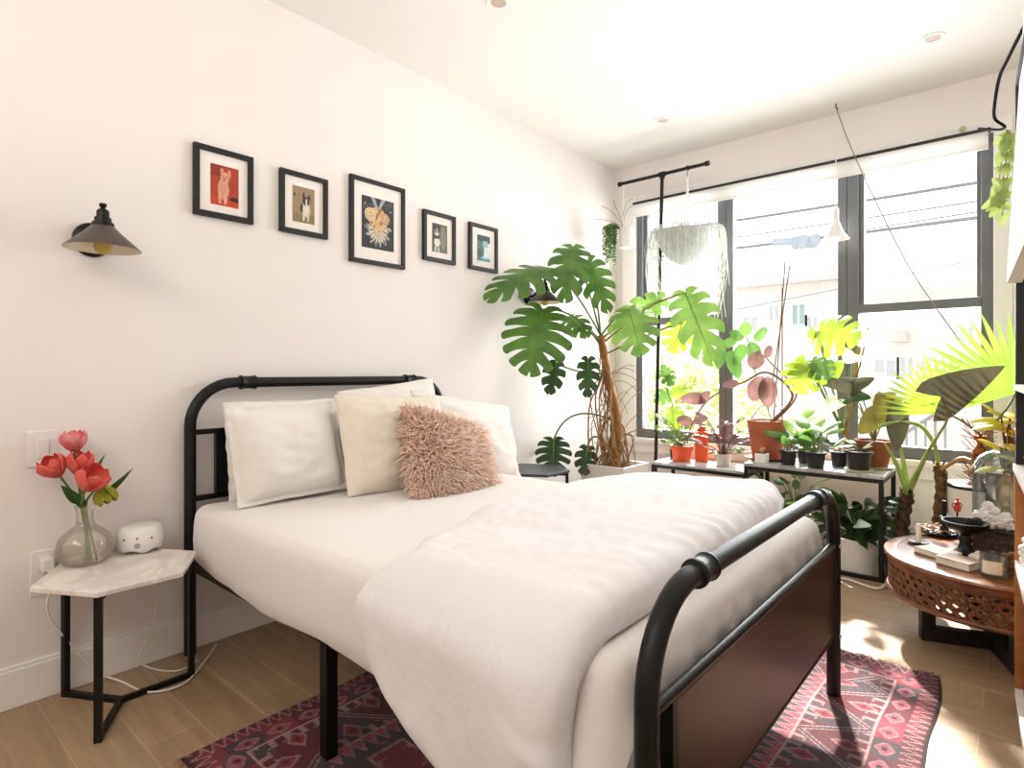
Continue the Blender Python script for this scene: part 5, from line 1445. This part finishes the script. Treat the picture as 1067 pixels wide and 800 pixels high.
# jars
def jar(c, r, h, wax, label, lab=None):
    t = thing('candle_jar', c, label, 'candle')
    MB().lathe([(0, .001), (r, .001), (r + .001, .006), (r + .001, h), (r - .002, h), (r - .003, .010), (0, .010)], c, 30).build('jar', CLOCHE, t)
    MB().lathe([(0, .011), (r - .004, .011), (r - .004, h * .38), (0, h * .38)], c, 26).build('wax', wax, t)
    if lab:
        m = MB(); m.grid(16, 1, lambda u, v: c + V((math.cos(-2.4 + 1.5 * u) * (r + .0018), math.sin(-2.4 + 1.5 * u) * (r + .0018), h * (.2 + .55 * v)))); m.build('label', lab, t, sharp=0)
jar(onT(1035, 600), .040, .082, pm('wax', '#f1e6d8'), 'clear glass candle jar at the front of the round table', pm('jar_label', '#e9e0cd', .6))
jar(V((.03, 2.90, TZ)), .036, .105, pm('yellow_wax', '#c9b95a', .5), 'taller candle jar with a yellow label behind the front candle jar', pm('yellow_label', '#c6bd55', .6))
c = onT(1016, 584); tag(MB().sph(c + V((0, 0, .012)), (.024, .016, .013), 10, 7, jit=.6, seed=2).sph(c + V((.008, .004, .024)), (.012, .010, .014), 8, 6, jit=.6, seed=4).build('white_shell', pm('shell', '#e8e2da', .5)), 'small white shell between the books and the front candle jar', 'shell')
c = onT(1052, 600); m = MB(); rr = random.Random(41)
for i in range(18): m.sph(c + V((rr.uniform(-.014, .014), rr.uniform(-.014, .014), .010 + i * .004)), rr.uniform(.009, .014), 8, 6)
tag(m.build('pine_cone', pm('cone_brown', '#6b4a2e', .8)), 'brown pine cone at the right edge of the round table', 'pine cone')

# ================================================================ OUTSIDE
GZ = -3.6
struct(MB().box(-40, 40, WY + 3, 60, GZ - .1, GZ).build('street_ground', pm('pale_asphalt', '#b8b6b2', .9), smooth=False))
FYB = 15.
PALE = pm('stucco_pale', '#dcd5d0', .85, col2='#d6cdc6', nscale=1.)
def fac(px, py): return P(px, py, y=FYB)
def building(name, px0, px1, ptop, mat, label, wins, yb=FYB, roof=.35, ac=()):
    a = P(px0, ptop, y=yb); b = P(px1, ptop, y=yb); zt = a.z
    t = thing(name, ((a.x + b.x) / 2, yb, GZ), label, 'building')
    MB().box(a.x, b.x, yb, yb + 6, GZ, zt).build('wall', mat, t, smooth=False)
    MB().box(a.x - .1, b.x + .1, yb - .25, yb + 6, zt, zt + .14).build('roof', pm('roof_grey', '#c3bfbd', .8), t, smooth=False)
    for (x0, y0, x1, y1, kind) in wins:
        p, q = P(x0, y1, y=yb), P(x1, y0, y=yb)
        fw = .06
        m = MB().box(p.x - fw, q.x + fw, yb - .05, yb, p.z - fw, p.z).box(p.x - fw, q.x + fw, yb - .05, yb, q.z, q.z + fw).box(p.x - fw, p.x, yb - .05, yb, p.z, q.z).box(q.x, q.x + fw, yb - .05, yb, p.z, q.z).box((p.x + q.x) / 2 - .02, (p.x + q.x) / 2 + .02, yb - .04, yb - .02, p.z, q.z)
        w = m.build('window', pm('ext_frame', '#f2f0ee', .6), t, smooth=False)
        MB().box(p.x, q.x, yb - .02, yb - .005, p.z, q.z).build('pane', pm({'g': 'pane_green', 'd': 'pane_grey'}[kind], {'g': '#8fa9a2', 'd': '#b7babd'}[kind], .2), w, smooth=False)
    for (x0, y0, x1, y1) in ac:
        p, q = P(x0, y1, y=yb), P(x1, y0, y=yb); MB().box(p.x, q.x, yb - .4, yb - .06, p.z, q.z).build('air_conditioner', pm('ac_grey', '#c2bcb8', .6), t, smooth=False, bevel=.02)
building('house', 640, 884, 313, PALE, 'pale stucco house across the street seen through the middle window', [(802, 318, 812, 334, 'd'), (826, 317, 839, 338, 'g'), (842, 330, 852, 342, 'd'), (775, 330, 790, 345, 'd')])
building('row_house', 897, 1120, 306, pm('stucco_cream', '#ded3cb', .85), 'cream row house across the street seen through the right window', [(912, 375, 934, 392, 'd'), (938, 372, 952, 396, 'd'), (960, 375, 985, 396, 'd'), (1000, 340, 1015, 360, 'd')], ac=[(931, 346, 948, 357)])
# brick strip as a low gatehouse wall with a stair rail
a = P(942, 400, y=12.5); t = thing('stair_railing', (a.x + .6, 12.5, GZ), 'thin metal stair railing outside below the right window', 'railing')
m = MB()
p0, p1 = P(935, 456, y=12.5), P(985, 425, y=12.5)
m.tube([p0, p1], .03, 6)
for k in range(6):
    q = p0.lerp(p1, k / 5); m.tube([q, V((q.x, q.y, GZ))], .02, 6)
m.build('rail', pm('rail_grey', '#8d8a88', .6), t)
# power cables
UP = pm('cable_grey', '#6d737a', .7)
labs = ['highest thick power cable outside across the upper window', 'second power cable outside, just under the highest one', 'faint power cable outside, between the second and the lamp height', 'thick power cable outside at pendant lamp height', 'lowest sagging power cable outside near the rooftops']
for i, (q0, q1, r, yy) in enumerate([((640, 245), (1040, 182), .022, 8.5), ((640, 262), (1040, 202), .010, 9.0), ((640, 275), (1040, 213), .009, 9.2), ((640, 270), (1040, 219), .020, 8.0), ((640, 345), (1040, 262), .010, 10.)]):
    a, b = P(*q0, y=yy), P(*q1, y=yy); md = (a + b) / 2 + V((0, 0, -.12)); dl = (b - a) * .6
    tag(MB().tube(bez(a - dl, md, b + dl, 14), r, 6).build('power_cable', UP), labs[i], 'cable', 'power cables outside')
a = P(828, 250, y=8.); m = MB().tube([P(806, 252, y=8.), P(850, 250, y=8.)], .05, 8)
for k in range(4): m.sph(P(832 + 5 * k, 251, y=8.), .09, 8, 6, jit=.5, seed=k)
m.tube([P(829 + 3 * math.cos(k / 12 * 2 * PI), 254 + 5 * math.sin(k / 12 * 2 * PI), y=7.98) for k in range(13)], .02, 5)
tag(m.build('cable_splice_box', pm('cable_blue', '#9aa3ad', .8)), 'grey splice box with a cable loop on a power line outside', 'splice box')
# tree beyond the left window
c = V((-3.7, 8.6, GZ)); t = thing('tree', c, 'sunlit yellow-green tree outside below the left window', 'tree')
MB().tube([c, c + V((.1, 0, 2.6)), c + V((0, .1, 3.9))], [.14, .10, .05], 8).build('trunk', BARK, t)
m = MB(); rr = random.Random(55)
for i in range(1500):
    d = V((rr.gauss(0, 1), rr.gauss(0, 1), rr.gauss(0, 1))).normalized() * rr.uniform(.5, 1); q = c + V((d.x * 1.1, d.y * 1.0, 3.9 + d.z * 1.2)); e = V((rr.gauss(0, 1), rr.gauss(0, 1), rr.gauss(0, .6))).normalized()
    leaf_l = .16; s_ = e.cross(V((0, .3, 1))).normalized() * .05
    n0 = len(m.v); m.v += [q, q + e * .08 + s_, q + e * leaf_l, q + e * .08 - s_]; m.c += [(1, 1, 1, 1)] * 4; m.f.append((n0, n0 + 1, n0 + 2, n0 + 3))
m.build('foliage', leafmat('tree_pale', '#b4bd7c', '#cfd29c', .4), t, smooth=False)

# ================================================================ LIGHT
wd = bpy.data.worlds.new('World'); sc.world = wd; wd.use_nodes = True
nt = wd.node_tree; bg = nt.nodes['Background']
bg.inputs[0].default_value = (.95, .98, 1, 1); bg.inputs[1].default_value = 1.9
def light(kind, name, loc, energy, col, **k):
    d = bpy.data.lights.new(name, kind); d.energy = energy; d.color = col
    for a, b in k.items(): setattr(d, a, b)
    o = bpy.data.objects.new(name, d); COL.objects.link(o); o.location = loc; return o
def aim(o, to): o.rotation_euler = (V(to) - o.location).to_track_quat('-Z', 'Y').to_euler()
s_ = light('SUN', 'sun', (-2, 8, 6), 24, (1, .95, .86), angle=math.radians(2.5)); aim(s_, V((-2, 8, 6)) + V((.36, -.94, -.86)))
a_ = light('AREA', 'window_portal', (-1.2, WY + .2, 1.5), 1, (1, 1, 1), shape='RECTANGLE', size=2.2, size_y=1.85); aim(a_, (-1.2, 0, 1.5)); a_.data.cycles.is_portal = True
d_ = light('AREA', 'window_fill', (-1.2, WY + .34, 1.5), 165, (.95, .97, 1), shape='RECTANGLE', size=2.1, size_y=1.7); aim(d_, (-1.2, 1.0, .9))  # added lamp just outside the window, boosts the daylight indoors
b_ = light('AREA', 'room_fill', (-.9, -1.1, 2.55), 33, (1, .93, .83), shape='RECTANGLE', size=2.2, size_y=.9); aim(b_, (-1.4, 1.6, .7))  # added warm fill lamp behind the camera, no visible fixture
c_ = light('AREA', 'ceiling_fill', (-.9, 1.3, 1.75), 11, (1, .97, .95), shape='RECTANGLE', size=2.4, size_y=3.6); c_.rotation_euler = (PI, 0, 0)  # added unseen lamp facing up, brightens the ceiling

# ================================================================ CAMERA
cd = bpy.data.cameras.new('camera'); cam = bpy.data.objects.new('camera', cd); COL.objects.link(cam)
cam.location = (0, 0, H); cam.rotation_euler = (PI / 2, 0, YAW)
cd.sensor_fit = 'HORIZONTAL'; cd.sensor_width = 36; cd.lens = F / 1067 * 36
cd.shift_x = 0; cd.shift_y = -(400 - HY) / 1067
cd.clip_start = .02; cd.clip_end = 200
sc.camera = cam
sc.view_settings.view_transform = 'Standard'
sc.view_settings.look = 'None'
sc.view_settings.exposure = 0.0
sc.view_settings.gamma = 1.0
sc.cycles.max_bounces = 8; sc.cycles.diffuse_bounces = 4; sc.cycles.transparent_max_bounces = 16
sc.cycles.use_denoising = True
sc.cycles.sample_clamp_indirect = 6
